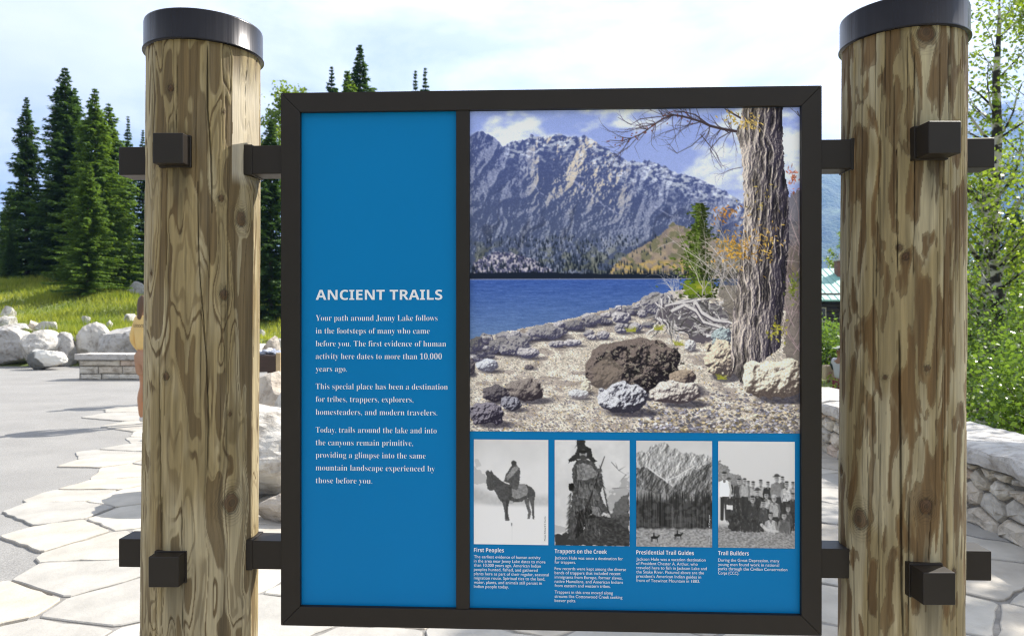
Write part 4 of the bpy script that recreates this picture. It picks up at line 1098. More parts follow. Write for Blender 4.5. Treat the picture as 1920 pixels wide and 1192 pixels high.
    for (ds, dz, hw, ln) in [(dS, EYE + .325, .030, .12), (dS, EYE - .582, .036, .20)]:
        st = sst(hw, hw * .3, np.abs(S - ds) + .02 * (fbm(S * 60, Z * 6, seed + 8, 3) - .5)) * sst(dz - ln, dz - .01, Z + .05 * (fbm(S * 90, Z * 0 + 2, seed + 6, 3) - .5)) * (Z < dz + .01)
        col *= (1 - .55 * st)[..., None]
    rr = rad * (1 + .012 * (fbm(T * 1.2 + 5, Z * 1.3, seed + 3, 3) - .5) * 2) - .0012 * dark + .0006 * lines * -1
    rr = rr - dep * .008 - .0022 * np.exp(-((kn_r - 1.0) / .14) ** 2) + .0022 * np.exp(-(kn_r / .8) ** 2)
    if brown <= .5: rr = np.where(FLATR < rad, rr * (1 - FLAT) + np.minimum(rr, FLATR + (rr - rad) * .5) * FLAT, rr)
    wob = .004 * (fbm(T * 0 + 3, Z * 1.1, seed + 9, 2) - .5)
    lean = -.010 * (1 - Z / H) * 1.35
    A = T + ang_c
    Vv = np.stack([rr * np.cos(A) + lean + wob, rr * np.sin(A), Z], -1).reshape(-1, 3)
    nz_, nt_ = Z.shape
    i = np.arange(nz_ - 1)[:, None]; j = np.arange(nt_)[None, :]; j2 = (j + 1) % nt_
    Fq = np.stack([i * nt_ + j, i * nt_ + j2, (i + 1) * nt_ + j2, (i + 1) * nt_ + j], -1).reshape(-1, 4)
    wm = mat('weathered_log', (.3, .25, .18), .72, spec=.35, attr='tint', var=.10, vscale=30, bump=.35, bscale=60, bdist=.002, stretch=(6, 6, .35))
    mesh_obj('log', Vv, Fq, wm, root, smooth=True, colors=np.clip(col.reshape(-1, 3), 0, 1))
    # dark metal cap: band with a rolled lower lip and a flat lid
    cap_m = cap_material()
    bm = bmesh.new(); n = 96
    prof = [(r_top - .010, .604), (r_top + .0075, .604), (r_top + .0078, .6065), (r_top + .0050, .610), (r_top + .0048, .668), (r_top + .0038, .6715), (r_top + .001, .6725), (0, .6735)]
    rings = []
    for (r, z) in prof:
        if r == 0: rings.append([bm.verts.new((0, 0, EYE + z))]); continue
        rings.append([bm.verts.new((r * math.cos(2 * math.pi * k / n) * (1 + .004 * math.sin(3 * k * 2 * math.pi / n)), r * math.sin(2 * math.pi * k / n), EYE + z)) for k in range(n)])
    for a, b in zip(rings, rings[1:]):
        for k in range(n):
            if len(b) == 1: bm.faces.new((a[k], a[(k + 1) % n], b[0]))
            else: bm.faces.new((a[k], a[(k + 1) % n], b[(k + 1) % n], b[k]))
    c = bm_obj('metal_cap', bm, cap_m, root, smooth=True)
    c.data.polygons.foreach_set('use_smooth', [p.index < n * 6 for p in c.data.polygons])
    return root

def cap_material():
    if 'cap_metal' in MATS: return MATS['cap_metal']
    m = mat('cap_metal', (.024, .023, .025), .28, metal=.85, spec=.5)
    nt = m.node_tree; b = nt.nodes['Principled BSDF']; t = nt.nodes.new('ShaderNodeTexCoord'); mpg = nt.nodes.new('ShaderNodeMapping')
    mpg.inputs['Scale'].default_value = (34, 34, .8); nt.links.new(t.outputs['Object'], mpg.inputs[0])
    n = nt.nodes.new('ShaderNodeTexNoise'); n.inputs['Scale'].default_value = 1.2; n.inputs['Detail'].default_value = 3; nt.links.new(mpg.outputs[0], n.inputs['Vector'])
    bp = nt.nodes.new('ShaderNodeBump'); bp.inputs['Strength'].default_value = .5; bp.inputs['Distance'].default_value = .003
    nt.links.new(n.outputs['Fac'], bp.inputs['Height']); nt.links.new(bp.outputs[0], b.inputs['Normal'])
    mr = nt.nodes.new('ShaderNodeMapRange'); nt.links.new(n.outputs['Fac'], mr.inputs[0]); mr.inputs[3].default_value = .18; mr.inputs[4].default_value = .42; nt.links.new(mr.outputs[0], b.inputs['Roughness'])
    return m

lk = lambda pts: [post_sz(px, py, LPX, LPY) for px, py in pts]
rk = lambda pts: [post_sz(px, py, RPX, RPY) for px, py in pts]
Lknots = [(*k, s) for k, s in zip(lk([(318, 165), (456, 410), (424, 553), (417, 372), (315, 705), (441, 942), (285, 512), (437, 776), (420, 210)]), (.006, .0135, .009, .006, .007, .0175, .004, .004, .003))]
Rknots = [(*k, s) for k, s in zip(rk([(1738, 60), (1690, 465), (1703, 480), (1618, 972), (1743, 950), (1582, 880), (1745, 690), (1665, 707), (1795, 1072)]), (.016, .006, .006, .0165, .012, .010, .005, .004, .006))]
Lcracks = [(lk([(388, 84), (390, 200), (398, 300), (400, 400)]), .0022), (lk([(372, 340), (374, 480), (384, 590), (392, 700), (396, 800), (394, 900)]), .0016), (lk([(300, 640), (303, 760), (306, 900), (308, 1030)]), .0024), (lk([(283, 100), (285, 260), (288, 400)]), .0012), (lk([(330, 100), (331, 240)]), .0009), (lk([(466, 110), (470, 260)]), .0010), (lk([(345, 900), (350, 1190)]), .0010), (lk([(300, 1100), (300, 1192)]), .002)]
Rcracks = [(rk([(1602, 95), (1603, 240), (1606, 420)]), .0026), (rk([(1690, 620), (1693, 800), (1695, 920), (1697, 1060), (1700, 1192)]), .0034), (rk([(1782, 75), (1783, 240)]), .0026), (rk([(1772, 300), (1774, 460), (1776, 700), (1776, 900)]), .0018), (rk([(1715, 80), (1718, 300), (1716, 520)]), .0012), (rk([(1752, 960), (1748, 1050)]), .0018), (rk([(1655, 90), (1650, 300), (1645, 560)]), .0011), (rk([(1628, 700), (1632, 900), (1634, 1190)]), .0010), (rk([(1712, 900), (1710, 1190)]), .0012), (rk([(1682, 280), (1686, 520)]), .0013)]
left_post = log_post('wooden_post', LPX, LPY, .1255, .1300, Lknots, Lcracks, 40, 0, 'pale weathered log post with round metal cap, left of the blue sign panel')
right_post = log_post('wooden_post', RPX, RPY, .1262, .1305, Rknots, Rcracks, 91, 1, 'brown blotched log post with round metal cap, right of the landscape photo')

# square steel blocks through the posts
BRZ = mat('bronze_paint', (.0155, .0115, .0082), .46, spec=.30, var=.10, vscale=14, bump=.05, bscale=300, bdist=.0006)
PZ = math.atan2(-.056, 1.217)
for root, cx, cy, fx, fy, zz in ((left_post, LPX, LPY, (-.7376, -.747), 1.600, (.357, -.551)), (right_post, RPX, RPY, (.871, .860), 1.502, (.357, -.551))):
    for x, z in zip(fx, zz):
        bm = bmesh.new(); h = .0327
        bm_box(bm, x - cx - h, x - cx + h, fy - cy, .16, EYE + z - h, EYE + z + h, .0026, 3)
        bm_obj('steel_block', bm, BRZ, root)
        bm = bmesh.new(); h = .0350
        bm_box(bm, x - cx - h, x - cx + h, -(.1225 if fy > 1.55 else .128) - .008, .10, EYE + z - h, EYE + z + h, .001, 1)
        bm_obj('block_collar', bm, BRZ, root)

# ---------------------------------------------------------------- the framed sign
SO = Vector((-.530, 1.711, 0)); SU = Vector((1.217, -.056, 0)).normalized(); SB = Vector((-SU.y, SU.x, 0))   # along, and away from the camera
W = 1.2183; ZB = EYE - .7113; ZT = EYE + .508
def on_sign(px, py, depth=0.012):
    d = Vector(((px - 960) / 1400, 1, (590 - py) / 1400)); o = SO + SB * depth
    t = o.dot(SB) / d.dot(SB); p = d * t
    return ((p - SO).dot(SU), p.z + EYE)
sign = empty('information_sign', (SO.x, SO.y, 0), math.atan2(SU.y, SU.x), 'large square blue information sign in a dark bronze frame between two log posts', 'sign')
bw = .0445; FD = .086
def rail(pts_outer_inner, name='frame_rail'):
    # pts: four corners (x, z) of the face, extruded over the frame depth
    bm = bmesh.new(); a = [bm.verts.new((x, 0, z)) for x, z in pts_outer_inner]; b = [bm.verts.new((x, FD, z)) for x, z in pts_outer_inner]
    bm.faces.new(a); bm.faces.new(b[::-1])
    for i in range(4): bm.faces.new((a[i], b[i], b[(i + 1) % 4], a[(i + 1) % 4]))
    bmesh.ops.recalc_face_normals(bm, faces=bm.faces)
    bmesh.ops.bevel(bm, geom=bm.edges[:], offset=.0016, segments=2, affect='EDGES', profile=.6)
    return bm_obj(name, bm, BRZ, sign)
g = .0004
rail([(0, ZB), (0, ZT), (bw, ZT - bw), (bw, ZB + bw)])
rail([(W, ZT), (W, ZB), (W - bw, ZB + bw), (W - bw, ZT - bw)])
rail([(g, ZT), (W - g, ZT), (W - bw - g, ZT - bw + .0), (bw + g, ZT - bw)])
rail([(g, ZB), (W - g, ZB), (W - bw - g, ZB + bw), (bw + g, ZB + bw)])
m0 = on_sign(856, 600)[0]; m1 = on_sign(881, 600)[0]
box_obj('mullion', m0, m1, .003, .05, ZB + bw - .002, ZT - bw + .001, BRZ, sign, .0012)
box_obj('back_sheet', bw - .004, W - bw + .004, .055, .060, ZB + bw - .004, ZT - bw + .004, BRZ, sign, 0)
BLUE = mat('blue_print', srgb(0, 116, 174), .34, spec=.12, var=.03, vscale=2)
tp = box_obj('text_panel', bw - .002, m0 + .001, .012, .018, ZB + bw - .002, ZT - bw + .002, BLUE, sign, 0)
pp = box_obj('picture_panel', m1 - .001, W - bw + .002, .012, .018, ZB + bw - .002, ZT - bw + .002, BLUE, sign, 0)
PRINT = mat('photo_print', (.5, .5, .5), .34, spec=.12, attr='tint')

def lin(img):
    v = np.clip(img, 0, 255) / 255.
    return np.where(v <= .04045, v / 12.92, ((v + .055) / 1.055) ** 2.4)
def print_sheet(name, P, c, parent, y, gain=1.0):
    """c: corners (x, z) top-left, top-right, bottom-right, bottom-left"""
    h, w = P.h, P.w
    u = np.linspace(0, 1, w)[None, :, None]; v = np.linspace(0, 1, h)[:, None, None]
    tl, tr, br, bl = [np.array(p) for p in c]
    q = (tl * (1 - u) + tr * u) * (1 - v) + (bl * (1 - u) + br * u) * v
    V = np.stack([q[..., 0], np.full((h, w), y), q[..., 1]], -1).reshape(-1, 3)
    i = np.arange(h - 1)[:, None]; j = np.arange(w - 1)[None, :]
    F = np.stack([i * w + j, (i + 1) * w + j, (i + 1) * w + j + 1, i * w + j + 1], -1).reshape(-1, 4)
    return mesh_obj(name, V, F, PRINT, parent, colors=np.clip(lin(P.img.reshape(-1, 3)) * gain, 0, .92))
GAIN = 1.28
zt = ZT - bw - .0005; zb_ = on_sign(1190, 810)[1]
print_sheet('landscape_photo', paint_landscape(), [(m1 + .0005, zt), (W - bw - .0005, zt), (W - bw - .0005, zb_), (m1 + .0005, zb_)], pp, .0112, GAIN)
for fn, (x0, x1, y0, y1), lab in ((paint_rider, (888.5, 1028, 823, 1019), 'grey photo of a blanketed rider on a dark horse in snow'),
                             (paint_trapper, (1040, 1180.5, 824, 1020.5), 'grey picture of a standing trapper with a long gun'),
                             (paint_peaks, (1193, 1335, 825.5, 1022), 'grey photo of craggy peaks above a dark wood and two riders'),
                             (paint_crew, (1346.5, 1490, 826, 1024), 'grey photo of a crew of young men')):
    a = on_sign(x0, (y0 + y1) / 2); b2 = on_sign(x1, (y0 + y1) / 2); xm = (x0 + x1) / 2
    t_ = on_sign(xm, y0)[1]; bo = on_sign(xm, y1)[1]
    t_ = on_sign(888.5, 823)[1]
    bo = on_sign(888.5, 1019)[1]
    o = print_sheet('historical_photo', fn(), [(a[0], t_), (b2[0], t_), (b2[0], bo), (a[0], bo)], pp, .0110, GAIN)
    o['label'] = lab

# lettering, line by line, each fitted to its measured width
SER = (0x1D400, 0x1D41A, 0x1D7CE); SAN = (0x1D5D4, 0x1D5EE, 0x1D7EC)
def mapped(s, f):
    if not f: return s
    o = ''
    for ch in s:
        if 'A' <= ch <= 'Z': o += chr(f[0] + ord(ch) - 65)
        elif 'a' <= ch <= 'z': o += chr(f[1] + ord(ch) - 97)
        elif '0' <= ch <= '9': o += chr(f[2] + ord(ch) - 48)
        else: o += ch
    return o
_cu = bpy.data.curves.new('lettering', 'FONT'); _to = bpy.data.objects.new('lettering', _cu); COL.objects.link(_to)
def glyphs(s, offset):
    _cu.body = s; _cu.offset = offset; _cu.resolution_u = 3; _cu.size = 1
    bpy.context.view_layer.update()
    me = bpy.data.meshes.new_from_object(_to.evaluated_get(bpy.context.evaluated_depsgraph_get()))
    V = np.empty(len(me.vertices) * 3); me.vertices.foreach_get('co', V); V = V.reshape(-1, 3)
    F = [tuple(p.vertices) for p in me.polygons]; bpy.data.meshes.remove(me)
    return V, F
WHITE = mat('white_print', (.80, .81, .82), .4, spec=.25)
_caph = {}
def text_block(name, lines, font, cap_px, parent, offset=0, depth=.0112, m=None, label=None):
    """lines: (text, x left, baseline row, x right) in measured pixels"""
    VV = []; FF = []
    key = (font, offset)
    if key not in _caph:
        v, _ = glyphs(mapped('H', font), offset); _caph[key] = v[:, 1].max()
    for (s, x0, by, x1) in lines:
        v, f = glyphs(mapped(s, font), offset)
        a = on_sign(x0, by); b = on_sign(x1, by)
        h = (on_sign(x0, by - cap_px)[1] - a[1]) / _caph[key]
        mn, mxx = v[:, 0].min(), v[:, 0].max(); sx_ = (b[0] - a[0]) / (mxx - mn)
        n = len(VV)
        VV += [(a[0] + (p[0] - mn) * sx_, depth, a[1] + p[1] * h) for p in v]
        FF += [tuple(n + q for q in reversed(t)) for t in f]
    o = mesh_obj(name, VV, FF, m or WHITE, parent)
    if label: o['label'] = label
    return o
L_ = 592.2
text_block('title', [("ANCIENT TRAILS", L_, 562, 829.5)], SAN, 18.5, tp, .0, label='white capital title ANCIENT TRAILS')
for par in ([("Your path around Jenny Lake follows", 601.2, 820.4), ("in the footsteps of many who came", 625.2, 805.7), ("before you. The first evidence of human", 649.0, 836.5), ("activity here dates to more than 10,000", 672.6, 828.5), ("years ago.", 696.3, 650.6)],
            [("This special place has been a destination", 729, 839.6), ("for tribes, trappers, explorers,", 752.9, 775.1), ("homesteaders, and modern travelers.", 777, 820)],
            [("Today, trails around the lake and into", 810.3, 818.7), ("the canyons remain primitive,", 834.0, 774.5), ("providing a glimpse into the same", 857.3, 798), ("mountain landscape experienced by", 881.1, 815.4), ("those before you.", 905, 698)]):
    text_block('paragraph', [(s, L_, y, x1) for s, y, x1 in par], SER, 10.6, tp, -.014)
def column(x0, head, hy, hx1, lines):
    text_block('caption_heading', [(head, x0, hy, hx1)], SAN, 7.6, pp, -.004)
    text_block('caption_text', [(s, x0, y, x1) for s, y, x1 in lines], None, 5.6, pp, .0)
column(888.7, "First Peoples", 1033.7, 944.9, [("The earliest evidence of human activity", 1045.2, 1013.4), ("in the area near Jenny Lake dates to more", 1053.1, 1022.5), ("than 10,000 years ago. American Indian", 1061, 1014), ("peoples hunted, fished, and gathered", 1069, 1008), ("plants here as part of their regular, seasonal", 1077, 1029), ("migration route. Spiritual ties to the land,", 1085, 1022), ("water, plants, and animals still persist in", 1093, 1016), ("Indian people today.", 1100.9, 953.7)])
column(1040, "Trappers on the Creek", 1035.9, 1137.9, [("Jackson Hole was once a destination for", 1047.3, 1168), ("fur trappers.", 1055.3, 1079.6), ("Few records were kept among the diverse", 1067.3, 1173.8), ("bands of trappers that included recent", 1075.2, 1163.5), ("immigrants from Europe, former slaves,", 1083.3, 1167), ("native Hawaiians, and American Indians", 1091.3, 1168), ("from eastern and western tribes.", 1099.2, 1144.5), ("Trappers in this area moved along", 1111.4, 1149), ("streams like Cottonwood Creek seeking", 1119.3, 1166.9), ("beaver pelts.", 1127.2, 1080)])
column(1193, "Presidential Trail Guides", 1038, 1300.8, [("Jackson Hole was a vacation destination", 1049.6, 1322.8), ("of President Chester A. Arthur, who", 1057.7, 1308), ("traveled here to fish in Jackson Lake and", 1065.7, 1325), ("the Snake River. Pictured above are the", 1073.6, 1319.8), ("president's American Indian guides in", 1081.6, 1314.4), ("front of Teewinot Mountain in 1883.", 1089.6, 1312)])
column(1346.4, "Trail Builders", 1039.5, 1404, [("During the Great Depression, many", 1051.5, 1461), ("young men found work in national", 1059.6, 1460.6), ("parks through the Civilian Conservation", 1067.6, 1476), ("Corps (CCC).", 1075.7, 1385.4)])
# the tiny upright picture credits
def credit(s, px, y0, y1, m):
    v, f = glyphs(s, .006); a = on_sign(px, y1); b = on_sign(px, y0); mn, mxx = v[:, 0].min(), v[:, 0].max()
    k = (b[1] - a[1]) / (mxx - mn); hh = .0034 / .7
    mesh_obj('picture_credit', [(a[0] - p[1] * hh, .0104, a[1] + (p[0] - mn) * k) for p in v], [tuple(reversed(t)) for t in f], m, pp)
credit("Photo: Edward S. Curtis", 1023, 967, 1013, mat('grey_print', (.12, .12, .12), .4))
credit("Photo: Library of Congress", 1331, 964, 1018, mat('pale_print', (.6, .6, .6), .4))
bpy.data.objects.remove(_to)

# square tubes that carry the frame through both posts
h = .0327
for z in (.357, -.553):
    for a, b in ((-.3855, .002), (W - .002, W + .374 + (.003 if z > 0 else -.004))):
        bm = bmesh.new(); bm_box(bm, a, b, .040 - h, .040 + h, EYE + z - h, EYE + z + h, .0026, 3)
        bm_obj('cross_tube', bm, BRZ, sign)
    for cx, cy, s in ((LPX, LPY, 1), (RPX, RPY, -1)):
        o = Vector((cx, cy, 0)) - SO; u = o.dot(SU); hh = h + .0022
        a, b = sorted((u + s * .05, u + s * .1285))
        bm = bmesh.new(); bm_box(bm, a, b, .040 - hh, .040 + hh, EYE + z - hh, EYE + z + hh, .0008, 1)
        bm_obj('tube_collar', bm, BRZ, sign)
# ---------------------------------------------------------------- foliage
def leaf_mat(name, c, c2, trans=.45, rough=.55, vscale=.9):
    m = mat(name, c, rough, spec=.4, var=.22, vscale=vscale, col2=c2, trans=trans)
    return m
NEEDLE = leaf_mat('spruce_needles', (.032, .075, .018), (.090, .170, .032), .35)
NEEDLE2 = leaf_mat('fir_needles', (.070, .145, .022), (.170, .27, .045), .40)
BARK = mat('dark_bark', (.09, .07, .05), .95, var=.3, bump=.6, bscale=20)

def conifer_meshes(seed, H, Rm, dens=1.0, droop=.25, low=.03):
    """crown of thousands of needle sprays set along whorled branches, and a tapering trunk"""
    rnd = np.random.RandomState(seed); V = []; 
    z = H * low; wh = []
    while z < H * .985:
        t = z / H; wh.append(z); z += (.17 + .17 * (1 - t)) * H / 13 * rnd.uniform(.8, 1.2)
    P = []; 
    for z in wh:
        t = z / H; nb = rnd.randint(5, 8) if t < .9 else 4
        a0 = rnd.uniform(0, 6.28)
        env = Rm * ((1 - t) ** .93 * (.93 + .1 * math.sin(t * 31 + seed)) + .012)
        if t < .12: env *= .8 + t * 1.6
        for b in range(nb):
            a = a0 + 6.283 * b / nb + rnd.uniform(-.3, .3); L = env * rnd.uniform(.55, 1.25)
            if rnd.rand() < .06: L *= .4
            n = max(3, int(L / (.15 * H / 13)))
            for k in range(1, n + 1):
                f = k / n; r = L * f
                zz = z + L * (.18 * (1 - t) * f - droop * 1.5 * f * f + .16 * f ** 4) + (.3 * L * f * t)
                w = (.46 * (1 - f * .60) + .11) * min(1.0, L / .5) * H / 13 * 1.05
                P.append((math.cos(a) * r, math.sin(a) * r, zz, a, w, t, f))
    P = np.array(P); reps = max(1, int(round(13 * dens)))
    P = np.repeat(P, reps, axis=0); n = len(P)
    side = rnd.choice([-1, 1], n); a = P[:, 3] + side * rnd.uniform(.25, 1.25, n); w = P[:, 4] * rnd.uniform(.5, 1.15, n)
    dz = rnd.uniform(-.72, .12, n)
    d = np.stack([np.cos(a), np.sin(a), dz], -1); d /= np.linalg.norm(d, axis=1)[:, None]
    b0 = P[:, :3] + rnd.normal(0, .025 * H / 13, (n, 3))
    tip = b0 + d * w[:, None]
    sd = np.stack([-np.sin(a), np.cos(a), rnd.uniform(-.9, .9, n)], -1) * (rnd.uniform(.026, .06, n) * H / 13)[:, None]
    mid = b0 + d * (w * .45)[:, None]
    V = np.stack([b0, mid + sd, tip, mid - sd], 1).reshape(-1, 3)
    F = np.arange(n * 4).reshape(-1, 4)
    return V, F

def trunk_bm(H, r0, seed, wob=.04, r1=.01):
    bm = bmesh.new(); rnd = random.Random(seed); n = 10
    pts = [(wob * mnoise.noise(Vector((i * .5, seed, 0))), wob * mnoise.noise(Vector((i * .5, seed, 9))), H * i / n - (.4 if i == 0 else 0)) for i in range(n + 1)]
    tube(bm, pts, [r0 + (r1 - r0) * (i / n) for i in range(n + 1)], 9)
    return bm

_proto = {}
def conifer(px_tip, py_tip, depth, rfac, seed, label, kind='spruce', group='conifers on and beyond the grassy bank', rot=0, dens=1.0, zb=None):
    x = gx_(px_tip, depth); zt_ = gz_(py_tip, depth); z0 = (terrain_z(x, depth) if zb is None else zb) - .15; H = zt_ - z0
    key = (seed, rfac, dens)
    if key not in _proto:
        V, F = conifer_meshes(seed, 13.0, 13 * rfac, dens)
        m = NEEDLE if kind == 'spruce' else NEEDLE2
        root = empty('spruce_tree' if kind == 'spruce' else 'fir_tree', (0, 0, 0))
        mesh_obj('crown', V, F, m, root); bm_obj('trunk', trunk_bm(12.8, .17, seed), BARK, root)
        _proto[key] = root; r = root
    else:
        src = _proto[key]; r = src.copy(); COL.objects.link(r)
        for ch in list(src.children):
            c = ch.copy(); COL.objects.link(c); c.parent = r
    s = H / 13.0; r.location = (x, depth, z0); r.scale = (s, s, s); r.rotation_euler = (0, 0, rot)
    return tag(r, label, 'tree', group)

conifer(50, 178, 38, .180, 1, 'slim dark spruce standing apart at the far left', rot=.3)
conifer(122, 122, 37, .240, 2, 'tall dark spruce with the highest tip in the left clump', rot=1.0)
conifer(140, 160, 39.5, .180, 1, 'dark spruce half hidden by the tallest one of the left clump', rot=2.2)
conifer(178, 162, 35, .23, 3, 'bright green fir with a rounded top right of the tallest spruce', 'fir', rot=.2)
conifer(204, 186, 37.5, .22, 4, 'green fir with a long spiky tip, left of the thin spruce', 'fir', rot=1.4)
conifer(158, 255, 31.5, .19, 3, 'broad low bright green fir in front of the left clump', 'fir', rot=2.6) if False else None
conifer(165, 300, 31.0, .27, 5, 'broad bright green fir in front of the clump with skirts to the grass', 'fir', rot=.5, dens=1.2)
conifer(240, 214, 44, .085, 6, 'thin far spruce just left of the left log post', rot=.1)
conifer(268, 240, 42, .10, 6, 'far spruce partly hidden by the left log post', rot=1.9)
conifer(8, 395, 52, .240, 2, 'pale distant spruce cut by the left picture edge', rot=2.0)
conifer(85, 360, 40, .22, 4, 'short dark fir between the slim spruce and the tall clump', 'fir', rot=3.0)
conifer(18, 430, 36, .240, 2, 'short dark spruce at the left edge beside the slim one', rot=4.0)
conifer(225, 330, 38, .22, 4, 'short fir between the clump and the left log post', 'fir', rot=4.4)
conifer(310, 260, 36, .240, 2, 'spruce behind the left log post', rot=.9)
conifer(395, 210, 37, .180, 1, 'dark spruce hidden mostly by the left log post', rot=5.0)
conifer(455, 230, 36, .240, 2, 'dark spruce at the right edge of the left log post', rot=5.6)
conifer(508, 222, 31, .240, 2, 'dark spruce filling the gap between left post and sign', rot=.7)
conifer(96, 330, 42, .240, 2, 'dark spruce standing behind between the slim one and the tall clump', rot=2.9)
conifer(20, 345, 45, .22, 4, 'green fir behind the slim spruce near the left picture edge', 'fir', rot=1.9)
conifer(622, 120, 40, .12, 6, 'slender spruce whose tip shows above the sign, leftmost of the tips', rot=1.2)
conifer(675, 78, 39, .180, 1, 'spruce with the highest tip above the sign', rot=.4)
conifer(652, 128, 38, .23, 3, 'green fir leaning on the tallest spruce above the sign', 'fir', rot=2.4)
conifer(1850, 400, 46, .22, 4, 'dark fir far behind the aspen trunks', 'fir', group='conifers beyond the wall', rot=1.1, zb=-.85)
conifer(1905, 375, 44, .240, 2, 'dark spruce far behind the pale aspen at the right edge', group='conifers beyond the wall', rot=2.1, zb=-.85)
conifer(1800, 430, 48, .22, 4, 'dark fir far behind the right log post', 'fir', group='conifers beyond the wall', rot=3.3, zb=-.85)
conifer(1960, 360, 46, .240, 2, 'dark spruce just beyond the right picture edge', group='conifers beyond the wall', rot=.4, zb=-.85)
conifer(779, 127, 46, .075, 6, 'thin spruce above the sign, left one of the close pair', rot=2.8)
conifer(797, 122, 45, .085, 6, 'thin spruce above the sign, right one of the close pair', rot=3.9)

# ---- broad-leaved trees and bushes
def leaf_cloud(n, centers, size, rnd, flat=.5):
    """leaves scattered round twig tips; each a folded pointed leaf of two triangles"""
    C = np.array(centers); idx = rnd.randint(0, len(C), n)
    p = C[idx, :3] + rnd.normal(0, 1, (n, 3)) * C[idx, 3:4] * np.array([1, 1, .8])
    a = rnd.uniform(0, 6.28, n); el = rnd.uniform(-1.2, .5, n); s = size * rnd.uniform(.6, 1.25, n)
    d = np.stack([np.cos(a) * np.cos(el), np.sin(a) * np.cos(el), np.sin(el)], -1)
    u = rnd.normal(0, 1, (n, 3)); sd = np.cross(d, u); sd /= np.linalg.norm(sd, axis=1)[:, None] + 1e-9
    nn = np.cross(d, sd)
    mid = p + d * (s * .45)[:, None] 
    V = np.stack([p, mid + sd * (s * .36)[:, None] + nn * (s * .08)[:, None], p + d * s[:, None], mid - sd * (s * .36)[:, None] + nn * (s * .08)[:, None]], 1).reshape(-1, 3)
    return V, np.arange(n * 4).reshape(-1, 4)

ASP = leaf_mat('aspen_leaves', (.11, .19, .025), (.21, .29, .05), .55, .38, 1.2)
BUSHM = leaf_mat('bush_leaves', (.07, .14, .025), (.15, .24, .045), .5, .30, 1.6)
def aspen_bark():
    m = mat('aspen_bark', (.46, .44, .38), .85, var=.12, vscale=3, bump=.4, bscale=12)
    nt = m.node_tree; b = nt.nodes['Principled BSDF']; src = b.inputs['Base Color'].links[0].from_socket
    t = nt.nodes.new('ShaderNodeTexCoord'); mpg = nt.nodes.new('ShaderNodeMapping'); mpg.inputs['Scale'].default_value = (2.5, 2.5, 5.5); nt.links.new(t.outputs['Object'], mpg.inputs[0])
    n = nt.nodes.new('ShaderNodeTexNoise'); n.inputs['Scale'].default_value = 1.3; n.inputs['Detail'].default_value = 6; nt.links.new(mpg.outputs[0], n.inputs['Vector'])
    cr = nt.nodes.new('ShaderNodeValToRGB'); nt.links.new(n.outputs['Fac'], cr.inputs[0]); cr.color_ramp.elements[0].position = .47; cr.color_ramp.elements[0].color = (.05, .045, .04, 1); cr.color_ramp.elements[1].position = .53; cr.color_ramp.elements[1].color = (1, 1, 1, 1)
    mx = nt.nodes.new('ShaderNodeMixRGB'); mx.blend_type = 'MULTIPLY'; mx.inputs[0].default_value = 1; nt.links.new(src, mx.inputs[1]); nt.links.new(cr.outputs[0], mx.inputs[2]); nt.links.new(mx.outputs[0], b.inputs['Base Color'])
    return m
ABARK = aspen_bark(); DBARK = mat('twig_bark', (.14, .12, .09), .9, var=.2)

def aspen(x, y, H, r0, seed, label, nleaf=9000, lean=(0, 0), leafsize=.085, spread=1.9, crown_from=.18, name='aspen_tree', group='aspens beyond the stone wall'):
    rnd = random.Random(seed); nr = np.random.RandomState(seed)
    z0 = terrain_z(x, y)
    root = empty(name, (x, y, z0), label=label, cat='tree', group=group)
    bm = bmesh.new(); n = 16
    pts = [Vector((lean[0] * (i / n) ** 1.2 + .13 * mnoise.noise(Vector((i * .33, seed, 0))), lean[1] * i / n + .13 * mnoise.noise(Vector((i * .33, seed, 7))), H * i / n - (.35 if i == 0 else 0))) for i in range(n + 1)]
    tube(bm, pts, [r0 * (1 - i / n) ** .8 + .010 for i in range(n + 1)], 12)
    bm_obj('trunk', bm, ABARK, root, smooth=True)
    bb = bmesh.new(); cent = []
    for k in range(26):
        t = rnd.uniform(crown_from, .96) if k else .5
        i = t * n; a = pts[int(i)].lerp(pts[min(n, int(i) + 1)], i % 1)
        az = rnd.uniform(0, 6.28); L = spread * (1.15 - t) * rnd.uniform(.6, 1.15) + .3; up = rnd.uniform(.5, 1.1)
        p = [a]
        for q in range(1, 6):
            az += rnd.uniform(-.25, .25); up += .05
            p.append(p[-1] + Vector((math.cos(az) * L / 5, math.sin(az) * L / 5, up * L / 5)))
            cent.append((*p[-1], .10 + .03 * q))
            if q > 1:
                az2 = az + rnd.choice((-1, 1)) * rnd.uniform(.6, 1.2); e = p[-1] + Vector((math.cos(az2), math.sin(az2), .5)) * L * .25
                tube(bb, [p[-1], e], [.008, .003], 4, False); cent.append((*e, .13))
        rb = max(.010, r0 * .38 * (1.05 - t))
        tube(bb, p, [rb * (1 - .75 * q / 5) for q in range(6)], 6)
    for q in range(n - 3, n + 1): cent.append((*pts[q], .22))
    bm_obj('limbs', bb, ABARK if r0 > .06 else DBARK, root)
    V, F = leaf_cloud(nleaf, cent, leafsize, nr)
    mesh_obj('crown', V, F, ASP, root)
    return root

